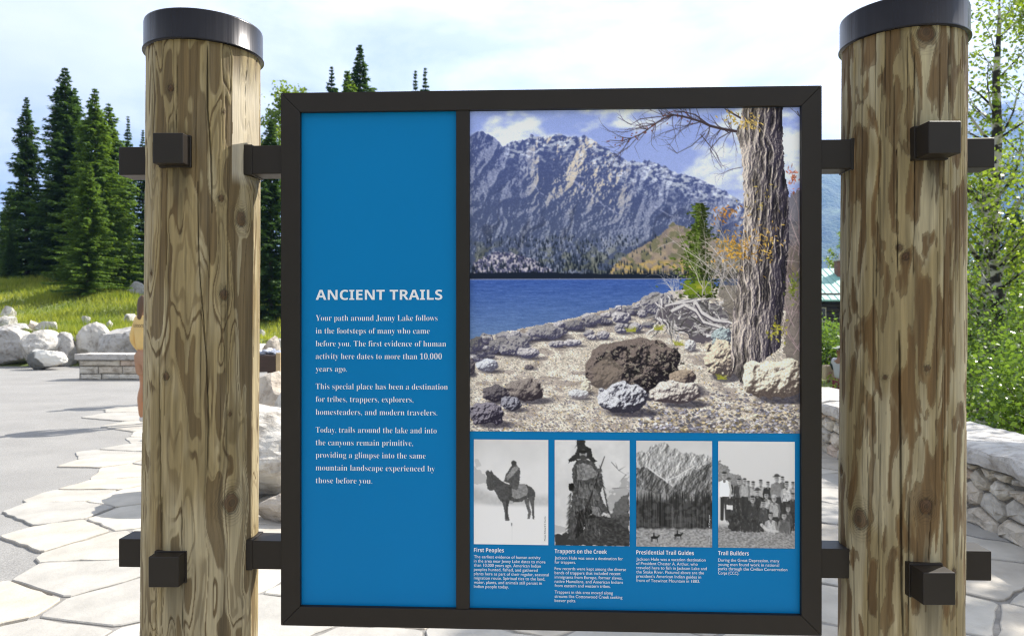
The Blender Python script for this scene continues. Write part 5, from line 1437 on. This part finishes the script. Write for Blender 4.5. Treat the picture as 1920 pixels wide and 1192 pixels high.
aspen(gx_(1853, 14), 14.0, 8.4, .20, 11, 'aspen with a dark blotched trunk right behind the right log post', 2500, lean=(.35, .2), crown_from=.34)
aspen(gx_(1907, 12.5), 12.5, 4.8, .13, 12, 'shorter pale aspen trunk right of the dark blotched one', 2600, lean=(-.35, .4), crown_from=.3, spread=1.1)
aspen(gx_(1985, 15.5), 15.5, 9.0, .11, 13, 'leafy aspen whose limbs reach in from beyond the right picture edge', 4500, lean=(-.6, 0), spread=2.4)
aspen(10.6, 9.4, 7.2, .10, 14, 'aspen beyond the wall outside the right picture edge', 10000, spread=2.3)
aspen(8.4, 7.9, 10.0, .13, 15, 'tall dense aspen near the wall outside the right picture edge', 17000, spread=2.6, crown_from=.35)
aspen(gx_(1800, 20), 20.0, 6.5, .09, 16, 'leafy aspen farther back, showing through beside the right post', 5000, spread=2.1, crown_from=.05)
aspen(gx_(532, 40), 40.0, 11.9, .10, 17, 'light green leafy tree rising at the left corner of the sign frame', 5000, spread=2.0, crown_from=.45, group='light trees near the conifers', leafsize=.19)
aspen(gx_(588, 56), 56.0, 10.5, .14, 18, 'leafy tree behind the roofed cabin', 5000, spread=3.0, group='light trees near the conifers', leafsize=.24) if False else None
aspen(gx_(1596, 70), 70.0, 9.2, .12, 19, 'leafy tree behind the cabin roof, right of its chimney', 5000, spread=3.0, crown_from=.5, group='trees round the cabin', leafsize=.22)

def bush(x, y, w, h, seed, label, n=7000, ls=.055, m=None, group='leafy bushes beyond the stone wall', name='leafy_bush'):
    rnd = random.Random(seed); nr = np.random.RandomState(seed); z0 = terrain_z(x, y)
    root = empty(name, (x, y, z0), label=label, cat='bush', group=group)
    bb = bmesh.new(); cent = []
    for k in range(34):
        az = rnd.uniform(0, 6.28); L = h * rnd.uniform(.55, 1.05); sp = w * .5 * rnd.uniform(.2, 1) ** .7
        p = [Vector((math.cos(az) * .08, math.sin(az) * .08, -.1))]
        for q in range(1, 6):
            f = q / 5; p.append(Vector((math.cos(az) * sp * f + rnd.uniform(-.05, .05), math.sin(az) * sp * f + rnd.uniform(-.05, .05), L * f ** .8 * (1 - .25 * sp / w * f))))
            if q > 1: cent.append((*p[-1], (.09 + w * .05) * min(1, h)))
        tube(bb, p, [.012 * (1 - .14 * q) for q in range(6)], 5, False)
    bm_obj('stems', bb, DBARK, root)
    V, F = leaf_cloud(n, cent, ls, nr); mesh_obj('foliage', V, F, m or BUSHM, root)
    return root
BS = [(6.1, 8.3, 2.2, 1.75), (7.2, 10.2, 2.8, 2.5), (5.4, 6.2, 1.8, 1.35), (8.8, 11.6, 2.8, 2.6), (7.0, 7.4, 2.4, 1.9), (9.3, 15.5, 3.4, 3.0), (11.4, 14.0, 3.6, 3.0), (11.5, 18, 4.2, 3.6)]
BL = ['low glossy bush close behind the capstones right of the right post', 'taller bush under the dark blotched aspen', 'small bush behind the nearest capstone, mostly outside the picture', 'dense bush between the two aspen trunks', 'glossy bush by the right picture edge just above the wall', 'big bush behind the aspens, seen beside the right post', 'big bush behind the shorter pale aspen', 'tall thicket bush farthest behind the aspens']
for i, ((x, y, w, h), l) in enumerate(zip(BS, BL)): bush(x, y, w, h, 60 + i, l, n=9000 if i in (0, 1, 3) else 7000, ls=.06 if y < 12 else .09)
bush(gx_(1562, 26), 26, 3.0, 2.05, 80, 'round green bush in front of the dark cabin wall', 8000, .11, group='bushes between wall and cabin')
bush(gx_(1600, 29), 29, 3.4, 1.9, 81, 'green bush right of the round one by the cabin', 7000, .12, group='bushes between wall and cabin')
bush(gx_(1520, 30), 30, 3.4, 1.8, 82, 'green bush left of the round one by the cabin', 7000, .12, group='bushes between wall and cabin')
bush(gx_(1560, 10.2), 10.6, 1.3, .52, 83, 'small yellow green plant just beyond the wall below the standing woman', 2600, .055, leaf_mat('fresh_leaves', (.12, .17, .03), (.20, .25, .06), .5), group='bushes between wall and cabin')

# ---- grass on the bank and along the rocks
def build_grass():
    rnd = np.random.RandomState(4); n = 74000
    x = rnd.uniform(-30, 1, n); y = 21.4 + 14.5 * rnd.rand(n) ** 1.25
    ok = (x / y > -.74) & (x / y < -.05); x = x[ok]; y = y[ok]; n = len(x)
    z = np.array([terrain_z(a, b) for a, b in zip(x, y)]) - .05
    cl = vnoise(x * .8, y * .8, 5); hgt = (.13 + .30 * cl) * rnd.uniform(.6, 1.2, n) * (y / 28) ** .5
    a = rnd.uniform(0, 3.14, n); w = rnd.uniform(.010, .022, n) * (y / 22)
    lx = rnd.normal(0, .3, n) * hgt; ly = rnd.normal(0, .3, n) * hgt
    b = np.stack([x, y, z], -1); s = np.stack([np.cos(a) * w, np.sin(a) * w, np.zeros(n)], -1)
    tip = b + np.stack([lx, ly, hgt], -1)
    V = np.stack([b - s, b + s, tip], 1).reshape(-1, 3); F = np.arange(n * 3).reshape(-1, 3)
    m = leaf_mat('bank_grass', (.13, .22, .025), (.36, .38, .07), .5, .6, .55)
    tag(mesh_obj('grass', V, F, m), kind='stuff')
build_grass()
# ---------------------------------------------------------------- cabin with the green roof
def build_cabin():
    d = 60.0; cx = gx_(1590, d)
    root = empty('log_cabin', (cx, d, 0), .0, 'dark log cabin with a pale green metal roof and brick chimney, far right gap', 'cabin')
    LOG = mat('dark_logs', (.045, .032, .024), .9, var=.3, vscale=2)
    hw, hd, ez, rz_ = 6.6, 4.4, gz_(556, d), gz_(509, d + 4.4)
    for k in range(11):
        z = -.9 + .36 * k + .18
        bm = bmesh.new(); tube(bm, [(-hw, -hd, z), (hw, -hd, z)], [.19, .19], 8); bm_obj('wall_log', bm, LOG, root)
        for sx in (-hw, hw):
            bm = bmesh.new(); tube(bm, [(sx, -hd, z + .16), (sx, hd, z + .16)], [.19, .19], 8); bm_obj('wall_log', bm, LOG, root)
    bm = bmesh.new(); bm_box(bm, -hw + .05, hw - .05, -hd + .05, hd - .05, -.9, ez); bm_obj('wall_core', bm, LOG, root)
    for x in (-4.2, -1.2, 2.4):
        f = box_obj('window', x - .5, x + .5, -hd - .24, -hd - .16, .9, 2.0, mat('window_frame', (.5, .45, .35), .6), root, 0)
        box_obj('pane', x - .42, x + .42, -hd - .27, -hd - .245, .98, 1.92, mat('dark_glass', (.02, .025, .03), .08, spec=.6), f, 0)
    RF = mat('green_metal_roof', (.20, .40, .35), .5, metal=.0, var=.08, vscale=.4)
    for s in (-1, 1):
        V = [(-hw - .7, s * (hd + .9), ez - .35), (hw + .7, s * (hd + .9), ez - .35), (hw + .7, 0, rz_), (-hw - .7, 0, rz_)]
        V += [(a, b, c - .12) for a, b, c in V]
        F = [(0, 1, 2, 3), (7, 6, 5, 4), (0, 4, 5, 1), (1, 5, 6, 2), (2, 6, 7, 3), (3, 7, 4, 0)]
        if s > 0: F = [tuple(reversed(f)) for f in F]
        r = mesh_obj('roof', V, F, RF, root)
    for k in range(29):
        x = -hw - .6 + k * .514
        bm = bmesh.new(); tube(bm, [(x, -hd - .9, ez - .33), (x, 0, rz_ + .02)], [.028, .028], 4); bm_obj('roof_seam', bm, RF, root)
    for s in (-1, 1):
        V = [(s * hw, -hd, ez), (s * hw, hd, ez), (s * hw, 0, rz_ - .1)]; mesh_obj('gable', V, [(0, 1, 2)], LOG, root)
    bx = gx_(1562, d) - cx
    BR = mat('chimney_brick', (.22, .10, .07), .9, var=.3, vscale=4); row = 0
    z = rz_ - 1.2
    while z < rz_ + .42:
        for q in range(3):
            off = (row % 2) * .1
            box_obj('brick', bx - .34 + q * .23 + off * .3, bx - .34 + q * .23 + .215 + off * .3, -.35 - 1.2, .3 - 1.2, z, z + .14, BR, root, 0)
        z += .155; row += 1
    box_obj('chimney_crown', bx - .40, bx + .43, -1.62, -.84, z, z + .12, mat('pale_concrete', (.45, .43, .40), .9), root, .01)
    bm = bmesh.new(); tube(bm, [(bx, -1.2, z + .1), (bx, -1.2, z + .62)], [.10, .10], 10); bm_obj('flue_pipe', bm, mat('zinc', (.5, .5, .52), .35, metal=.8), root)
build_cabin()

# ---------------------------------------------------------------- forested mountain in the blue distance
def build_mountain():
    nx, ny = 150, 70; V = []
    for j in range(ny + 1):
        for i in range(nx + 1):
            u = i / nx; v = j / ny
            x = -500 + 3600 * u; y = 1100 + 1500 * v
            bear = x / y
            top = 60 + 430 * smooth01(.0, .43, bear) + 150 * smooth01(.45, .74, bear) + 40 * mnoise.noise(Vector((x * .002, 3, 0)))
            prof = smooth01(0, .82, v) * (1 - .25 * smooth01(.85, 1, v))
            z = top * prof + (60 * mnoise.ridged_multi_fractal(Vector((x * .0028, y * .0028, 1)), 1, 2, 5, 1, 2) - 50) * smooth01(0, .3, v) + 10 * mnoise.fractal(Vector((x * .02, y * .02, 5)), 1, 2, 4) * smooth01(0, .2, v)
            V.append((x, y, min(z, 745) - 6))
    F = [(j * (nx + 1) + i, j * (nx + 1) + i + 1, (j + 1) * (nx + 1) + i + 1, (j + 1) * (nx + 1) + i) for j in range(ny) for i in range(nx)]
    m = mat('forested_slope', (.026, .050, .024), .95, var=.3, vscale=.02, col2=(.11, .15, .06))
    nt = m.node_tree; b = nt.nodes['Principled BSDF']; src = b.inputs['Base Color'].links[0].from_socket
    g = nt.nodes.new('ShaderNodeNewGeometry'); s = nt.nodes.new('ShaderNodeSeparateXYZ'); nt.links.new(g.outputs['Position'], s.inputs[0])
    n = nt.nodes.new('ShaderNodeTexNoise'); n.inputs['Scale'].default_value = .012; n.inputs['Detail'].default_value = 7; nt.links.new(g.outputs['Position'], n.inputs['Vector'])
    ma = nt.nodes.new('ShaderNodeMath'); ma.operation = 'MULTIPLY_ADD'; nt.links.new(n.outputs['Fac'], ma.inputs[0]); ma.inputs[1].default_value = 420; nt.links.new(s.outputs[2], ma.inputs[2])
    mr = nt.nodes.new('ShaderNodeMapRange'); nt.links.new(ma.outputs[0], mr.inputs[0]); mr.inputs[1].default_value = 700; mr.inputs[2].default_value = 780
    mx = nt.nodes.new('ShaderNodeMixRGB'); nt.links.new(mr.outputs[0], mx.inputs[0]); nt.links.new(src, mx.inputs[1]); mx.inputs[2].default_value = (.42, .42, .44, 1); nt.links.new(mx.outputs[0], b.inputs['Base Color'])
    n3 = nt.nodes.new('ShaderNodeTexNoise'); n3.inputs['Scale'].default_value = .12; n3.inputs['Detail'].default_value = 4; nt.links.new(g.outputs['Position'], n3.inputs['Vector'])
    bp = nt.nodes.new('ShaderNodeBump'); bp.inputs['Strength'].default_value = 1; bp.inputs['Distance'].default_value = 8; nt.links.new(n3.outputs['Fac'], bp.inputs['Height']); nt.links.new(bp.outputs[0], b.inputs['Normal'])
    tag(mesh_obj('mountain', V, F, m, smooth=True), kind='structure')
build_mountain()
def far_wood():
    """the wood at the foot of the mountain and beyond the bank, one mass of small conifers"""
    rnd = np.random.RandomState(2); n = 5200
    x = rnd.uniform(-260, 420, n); y = rnd.uniform(70, 260, n)
    ok = ~((np.abs(x / y - .45) < .16) & (y < 120)); x = x[ok]; y = y[ok]; n = len(x)
    h = rnd.uniform(3.0, 7.5, n) * (1 + (y - 70) / 400); r = h * .17
    Vs = []; k = 6
    for i in range(n):
        z0 = terrain_z(x[i], y[i]) - .2
        for lv in range(3):
            zb = z0 + h[i] * (.06 + .28 * lv); rr = r[i] * (1 - .27 * lv); zt2 = min(z0 + h[i], zb + h[i] * .48)
            a = rnd.uniform(0, 6.28, k) * 0 + np.arange(k) * 6.2832 / k + rnd.uniform(0, 6.28); q = rr * rnd.uniform(.65, 1.25, k)
            ring = np.stack([x[i] + np.cos(a) * q, y[i] + np.sin(a) * q, np.full(k, zb) + rnd.uniform(-.04, .04, k) * h[i]], -1)
            tip = np.array([x[i], y[i], zt2])
            for e in range(k): Vs += [ring[e], ring[(e + 1) % k], tip]
    V = np.array(Vs); F = np.arange(len(V)).reshape(-1, 3)
    tag(mesh_obj('far_wood', V, F, NEEDLE), kind='stuff')
far_wood()

def build_haze():
    bm = bmesh.new(); bm_box(bm, -4100, 4100, -700, 5100, -2.4, 760)
    m = bpy.data.materials.new('thin_air'); m.use_nodes = True; nt = m.node_tree; nt.nodes.clear()
    o = nt.nodes.new('ShaderNodeOutputMaterial'); v = nt.nodes.new('ShaderNodeVolumePrincipled'); nt.links.new(v.outputs[0], o.inputs['Volume'])
    v.inputs['Color'].default_value = (.26, .48, 1.0, 1); v.inputs['Density'].default_value = .00024; v.inputs['Anisotropy'].default_value = .2
    tag(bm_obj('haze', bm, m), kind='stuff')
build_haze()

# ---------------------------------------------------------------- pebble table
def build_table():
    d = 9.0; x0, x1 = gx_(420, d), gx_(517, d); zt_ = gz_(663, d); zb = gz_(697, d)
    cx = (x0 + x1) / 2
    root = empty('pebble_table', (cx, d + .35, 0), label='dark brown timber table heaped with white pebbles behind the left post', cat='table')
    DW = mat('dark_timber', (.035, .018, .012), .6, var=.3, vscale=5, stretch=(1, 8, 8)); hw = (x1 - x0) / 2
    box_obj('table_top', -hw, hw, -.35, .35, zb, zt_ - .02, DW, root, .01)
    for sx in (-hw + .06, hw - .06):
        for sy in (-.28, .28): box_obj('leg', sx - .05, sx + .05, sy - .05, sy + .05, 0, zb - .001, DW, root, .005)
    box_obj('end_post', hw + .004, hw + .06, -.36, -.28, 0, zt_ + .01, mat('tan_timber', (.40, .30, .17), .7, var=.2), root, .004)
    rnd = random.Random(2); me = [rock_mesh(900 + i, 2, 3) for i in range(3)]
    PB = [mat('white_pebble', (.62, .60, .56), .6, var=.1), mat('blue_grey_pebble', (.22, .24, .30), .6, var=.1)]
    for k in range(60):
        o = bpy.data.objects.new('pebble', rnd.choice(me)); link(o, root)
        if not o.data.materials: o.data.materials.append(PB[0])
        s = rnd.uniform(.05, .09); o.scale = (s, s * .9, s * .6); lx = rnd.uniform(-hw + .06, hw - .06)
        o.location = (lx, rnd.uniform(-.31, .28), zt_ - .024 + rnd.choice((0, 0, .02)))
        if lx > hw * .25:
            o.material_slots[0].link = 'OBJECT'; o.material_slots[0].material = PB[1]
build_table()

# ---------------------------------------------------------------- people
def skin_mesh(name, verts, edges, radii, m, parent=None, lvl=2, root_i=0):
    me = bpy.data.meshes.new(name); me.from_pydata([tuple(v) for v in verts], edges, []); me.update()
    o = bpy.data.objects.new(name, me); COL.objects.link(o)
    md = o.modifiers.new('s', 'SKIN'); md.use_smooth_shade = True
    for i, r in enumerate(radii):
        sv = me.skin_vertices[0].data[i]; sv.radius = r if isinstance(r, tuple) else (r, r); sv.use_root = (i == root_i)
    sb = o.modifiers.new('b', 'SUBSURF'); sb.levels = lvl; sb.render_levels = lvl
    bpy.context.view_layer.update()
    em = bpy.data.meshes.new_from_object(o.evaluated_get(bpy.context.evaluated_depsgraph_get()))
    em.polygons.foreach_set('use_smooth', [True] * len(em.polygons)); em.materials.clear(); em.materials.append(m)
    bpy.data.objects.remove(o)
    r = bpy.data.objects.new(name, em); return link(r, parent)

SKIN = mat('tanned_skin', (.44, .22, .115), .55, var=.04); SKIN2 = mat('brown_skin', (.24, .12, .075), .55, var=.04)
def person(x, y, z, rz, hgt, label, skin, hair, hairlen, parts, arms=((.20, -.05, .0), (-.20, -.05, .0)), stride=.0, elbow=.12):
    """a standing figure facing local -Y; all measures for 1.68 m, then scaled"""
    k = hgt / 1.68
    root = empty('person', (x, y, z), rz, label, 'person'); root.scale = (k, k, k)
    V = []; E = []; Rr = []
    def add(p, r, par=None):
        V.append(p); Rr.append(r)
        if par is not None: E.append((par, len(V) - 1))
        return len(V) - 1
    pel = add((0, 0, .93), (.135, .10)); ab = add((0, 0, 1.08), (.115, .085), pel); ch = add((0, .005, 1.27), (.145, .10), ab); nk0 = add((0, .01, 1.39), (.09, .07), ch)
    nk = add((0, .0, 1.46), (.050, .052), nk0); hd = add((0, -.015, 1.54), (.070, .082), nk); hd2 = add((0, -.015, 1.62), (.068, .082), hd)
    hands = []
    for s, (hx, hy, hz) in zip((1, -1), arms):
        sh = add((s * .165, .01, 1.36), (.055, .055), ch)
        el = add((s * (.20 + elbow * .6), .05, 1.09), (.040, .040), sh); wr = add((hx + s * .07, hy, .86 + hz), (.027, .024), el)
        pm = add((hx + s * .065, hy - .01, .80 + hz), (.036, .018), wr); hands.append((hx + s * .065, hy - .01, .775 + hz, s))
    legs = []
    for s in (1, -1):
        hp = add((s * .088, 0, .84), (.085, .088), pel); kn = add((s * .095, -.02 + s * stride * .4, .49), (.056, .058), hp); cf = add((s * .096, .02 + s * stride * .7, .33), (.060, .062), kn)
        an = add((s * .10, .02 + s * stride, .085), (.034, .036), cf); ft = add((s * .105, -.07 + s * stride, .035), (.036, .028), an); to = add((s * .11, -.16 + s * stride, .026), (.034, .020), ft)
    body = skin_mesh('body', V, E, Rr, skin, root)
    # fingers, a nose and ears join the body mesh
    bm = bmesh.new(); bm.from_mesh(body.data)
    for (hx, hy, hz, s) in hands:
        for q, (o_, L) in enumerate(((-.026, .066), (-.009, .076), (.009, .070), (.024, .055))):
            tube(bm, [(hx, hy + o_, hz), (hx + .004 * s, hy + o_, hz - L * .5), (hx - .006 * s, hy + o_ * .95, hz - L)], [.0095, .0085, .0065], 6)
        tube(bm, [(hx, hy - .028, hz + .03), (hx - .006 * s, hy - .052, hz + .005), (hx - .01 * s, hy - .056, hz - .022)], [.011, .010, .007], 6)
    tube(bm, [(0, -.09, 1.595), (0, -.107, 1.568), (0, -.094, 1.558)], [.007, .012, .008], 6)
    for s in (1, -1): tube(bm, [(s * .071, -.012, 1.60), (s * .080, .0, 1.585), (s * .072, -.01, 1.56)], [.008, .012, .008], 6)
    bm.to_mesh(body.data); bm.free(); body.data.polygons.foreach_set('use_smooth', [True] * len(body.data.polygons))
    EY = mat('eye_dark', (.03, .02, .015), .2)
    for s in (1, -1):
        bm = bmesh.new(); bmesh.ops.create_uvsphere(bm, u_segments=8, v_segments=6, radius=.010, matrix=Matrix.Translation((s * .029, -.086, 1.60))); bm_obj('eye', bm, EY, root, True)
    bm = bmesh.new(); bm_box(bm, -.022, .022, -.094, -.086, 1.532, 1.540, .003); bm_obj('mouth', bm, mat('lip', (.32, .11, .09), .5), root, True)
    # hair shell
    hv = [(0, .01, 1.655), (0, .055, 1.60), (0, .075, 1.52)]; hr = [(.074, .074), (.078, .060), (.070, .045)]
    zz = 1.52
    while zz > 1.52 - hairlen:
        zz -= .09; hv.append((0, .085, zz)); hr.append((.055 * (1 if zz > 1.3 else .8), .035))
    ho = skin_mesh('hair', hv, [(i, i + 1) for i in range(len(hv) - 1)], hr, hair, root)
    for v in ho.data.vertices: v.co += v.normal * .010 * mnoise.fractal(v.co * Vector((60, 60, 8)), 1, 2, 3)
    for (nm, m, kind) in parts:
        if kind == 'top_long':
            v = [(0, 0, .93), (0, 0, 1.08), (0, .005, 1.27), (0, .01, 1.395)]; r = [(.175, .14), (.172, .135), (.180, .14), (.09, .08)]; e = [(0, 1), (1, 2), (2, 3)]
            for s, (hx, hy, hz) in zip((1, -1), arms):
                b = len(v); v += [(s * .165, .01, 1.355), (s * (.205 + elbow * .6), .05, 1.09), (hx + s * .072, hy, .89 + hz)]; r += [(.078, .078), (.066, .066), (.046, .046)]; e += [(2, b), (b, b + 1), (b + 1, b + 2)]
        elif kind == 'top_short':
            v = [(0, 0, .90), (0, 0, 1.08), (0, .005, 1.27), (0, .01, 1.40)]; r = [(.160, .120), (.145, .105), (.162, .115), (.075, .065)]; e = [(0, 1), (1, 2), (2, 3)]
            for s in (1, -1):
                b = len(v); v += [(s * .165, .01, 1.355), (s * (.195 + elbow * .3), .035, 1.20)]; r += [(.072, .072), (.060, .060)]; e += [(2, b), (b, b + 1)]
        elif kind == 'sleeves':
            v = []; r = []; e = []
            for s in (1, -1):
                b = len(v); v += [(s * .172, .012, 1.345), (s * (.190 + elbow * .35), .035, 1.22), (s * (.20 + elbow * .55), .048, 1.11)]; r += [(.078, .078), (.066, .066), (.056, .056)]; e += [(b, b + 1), (b + 1, b + 2)]
            for q in (0, 1):
                skin_mesh(nm, v[q * 3:q * 3 + 3], [(0, 1), (1, 2)], r[:3], m, root)
            continue
        elif kind in ('shorts', 'trousers'):
            zl = .60 if kind == 'shorts' else .12
            v = [(0, 0, .98), (0, 0, .90)]; r = [(.150, .12), (.155, .13)]; e = [(0, 1)]
            for s in (1, -1):
                b = len(v); v += [(s * .10, 0, .82), (s * .095, -.015 + s * stride * .35, zl if kind == 'shorts' else .49)]; r += [(.115, .115), (.098, .098) if kind == 'shorts' else (.072, .075)]; e += [(1, b), (b, b + 1)]
                if kind == 'trousers': v.append((s * .10, .02 + s * stride, zl)); r.append((.055, .06)); e.append((b + 1, b + 2))
        elif kind == 'shoes':
            for s in (1, -1):
                skin_mesh(nm, [(s * .10, .045 + s * stride, .05), (s * .105, -.05 + s * stride, .045), (s * .11, -.165 + s * stride, .035)], [(0, 1), (1, 2)], [(.044, .045), (.046, .040), (.042, .030)], m, root)
            continue
        elif kind == 'cap':
            v = [(0, -.01, 1.645), (0, -.008, 1.69)]; r = [(.092, .098), (.070, .075)]; e = [(0, 1)]
            skin_mesh(nm, v, e, r, m, root); bm = bmesh.new(); bm_box(bm, -.07, .07, -.19, -.08, 1.640, 1.652, .004); bm_obj('cap_brim', bm, m, root); continue
        skin_mesh(nm, v, e, r, m, root)
    return root
YEL = mat('yellow_fleece', (.72, .50, .19), .95, var=.08, vscale=6, bump=.3, bscale=14)
TAN = mat('tan_cotton', (.40, .23, .14), .95, var=.05)
SHOE = mat('white_shoe', (.6, .6, .58), .7)
HB = mat('brown_hair', (.10, .055, .028), .6, var=.2, vscale=30, stretch=(1, 1, .1))
p1 = person(gx_(275, 9.75), 9.75, .036, R(180 - 38), 1.68, 'person in a yellow sweatshirt and tan shorts, seen from behind at the left post', SKIN, HB, .14, [('sweatshirt', YEL, 'top_long'), ('shorts', TAN, 'shorts'), ('shoe', SHOE, 'shoes')], arms=((.185, -.06, .04), (-.185, -.06, .04)), elbow=.10)
BLT = mat('back_letter', (.04, .03, .03), .8)
_cu2 = bpy.data.curves.new('back_lettering', 'FONT'); _cu2.body = 'Outdoors'; _cu2.size = .075; _cu2.align_x = 'CENTER'
_t = bpy.data.objects.new('back_lettering', _cu2); COL.objects.link(_t); bpy.context.view_layer.update()
_me = bpy.data.meshes.new_from_object(_t.evaluated_get(bpy.context.evaluated_depsgraph_get())); bpy.data.objects.remove(_t)
for v in _me.vertices: v.co = Vector((-v.co.x, .137 - 1.3 * (v.co.x) ** 2, 1.255 + v.co.y))
_me.materials.append(BLT); link(bpy.data.objects.new('back_lettering', _me), p1)
person(gx_(334, 12.2), 12.2, .036, R(150), 1.75, 'person walking behind the left log post whose shadow falls on the asphalt', SKIN2, mat('black_hair', (.02, .017, .015), .5), .0, [('shirt', mat('blue_cotton', (.10, .16, .30), .9), 'top_short'), ('trousers', mat('dark_cotton', (.05, .05, .06), .9), 'trousers'), ('shoe', SHOE, 'shoes')], stride=.10)
w2 = person(gx_(1575, 17), 17, -.93, R(-62), 1.66, 'woman in light grey shirt with dark sleeves, white cap and long hair beyond the wall', SKIN2, MATS['black_hair'], .42, [('shirt', mat('grey_jersey', (.42, .42, .46), .95, var=.06), 'top_short'), ('dark_sleeve', mat('dark_green_jersey', (.03, .05, .05), .95), 'sleeves'), ('trousers', mat('maroon_cotton', (.16, .02, .05), .9), 'trousers'), ('shoe', SHOE, 'shoes'), ('white_cap', mat('white_cloth', (.65, .65, .64), .9), 'cap')], arms=((.12, -.16, .14), (-.12, -.16, .14)))
def handbag():
    x = gx_(1551, 17.3); root = empty('shoulder_bag', (x, 17.25, -.93), .3, 'beige shoulder bag with a dark strap beside the woman in grey', 'bag')
    box_obj('bag_body', -.13, .13, -.07, .07, .88, 1.22, mat('beige_canvas', (.42, .33, .24), .9, var=.1), root, .04, 3)
    bm = bmesh.new(); tube(bm, [(-.10, 0, 1.2), (-.04, 0, 1.38), (.06, 0, 1.42), (.12, 0, 1.2)], [.012] * 4, 6); bm_obj('strap', bm, mat('dark_strap', (.05, .04, .035), .8), root)
handbag()
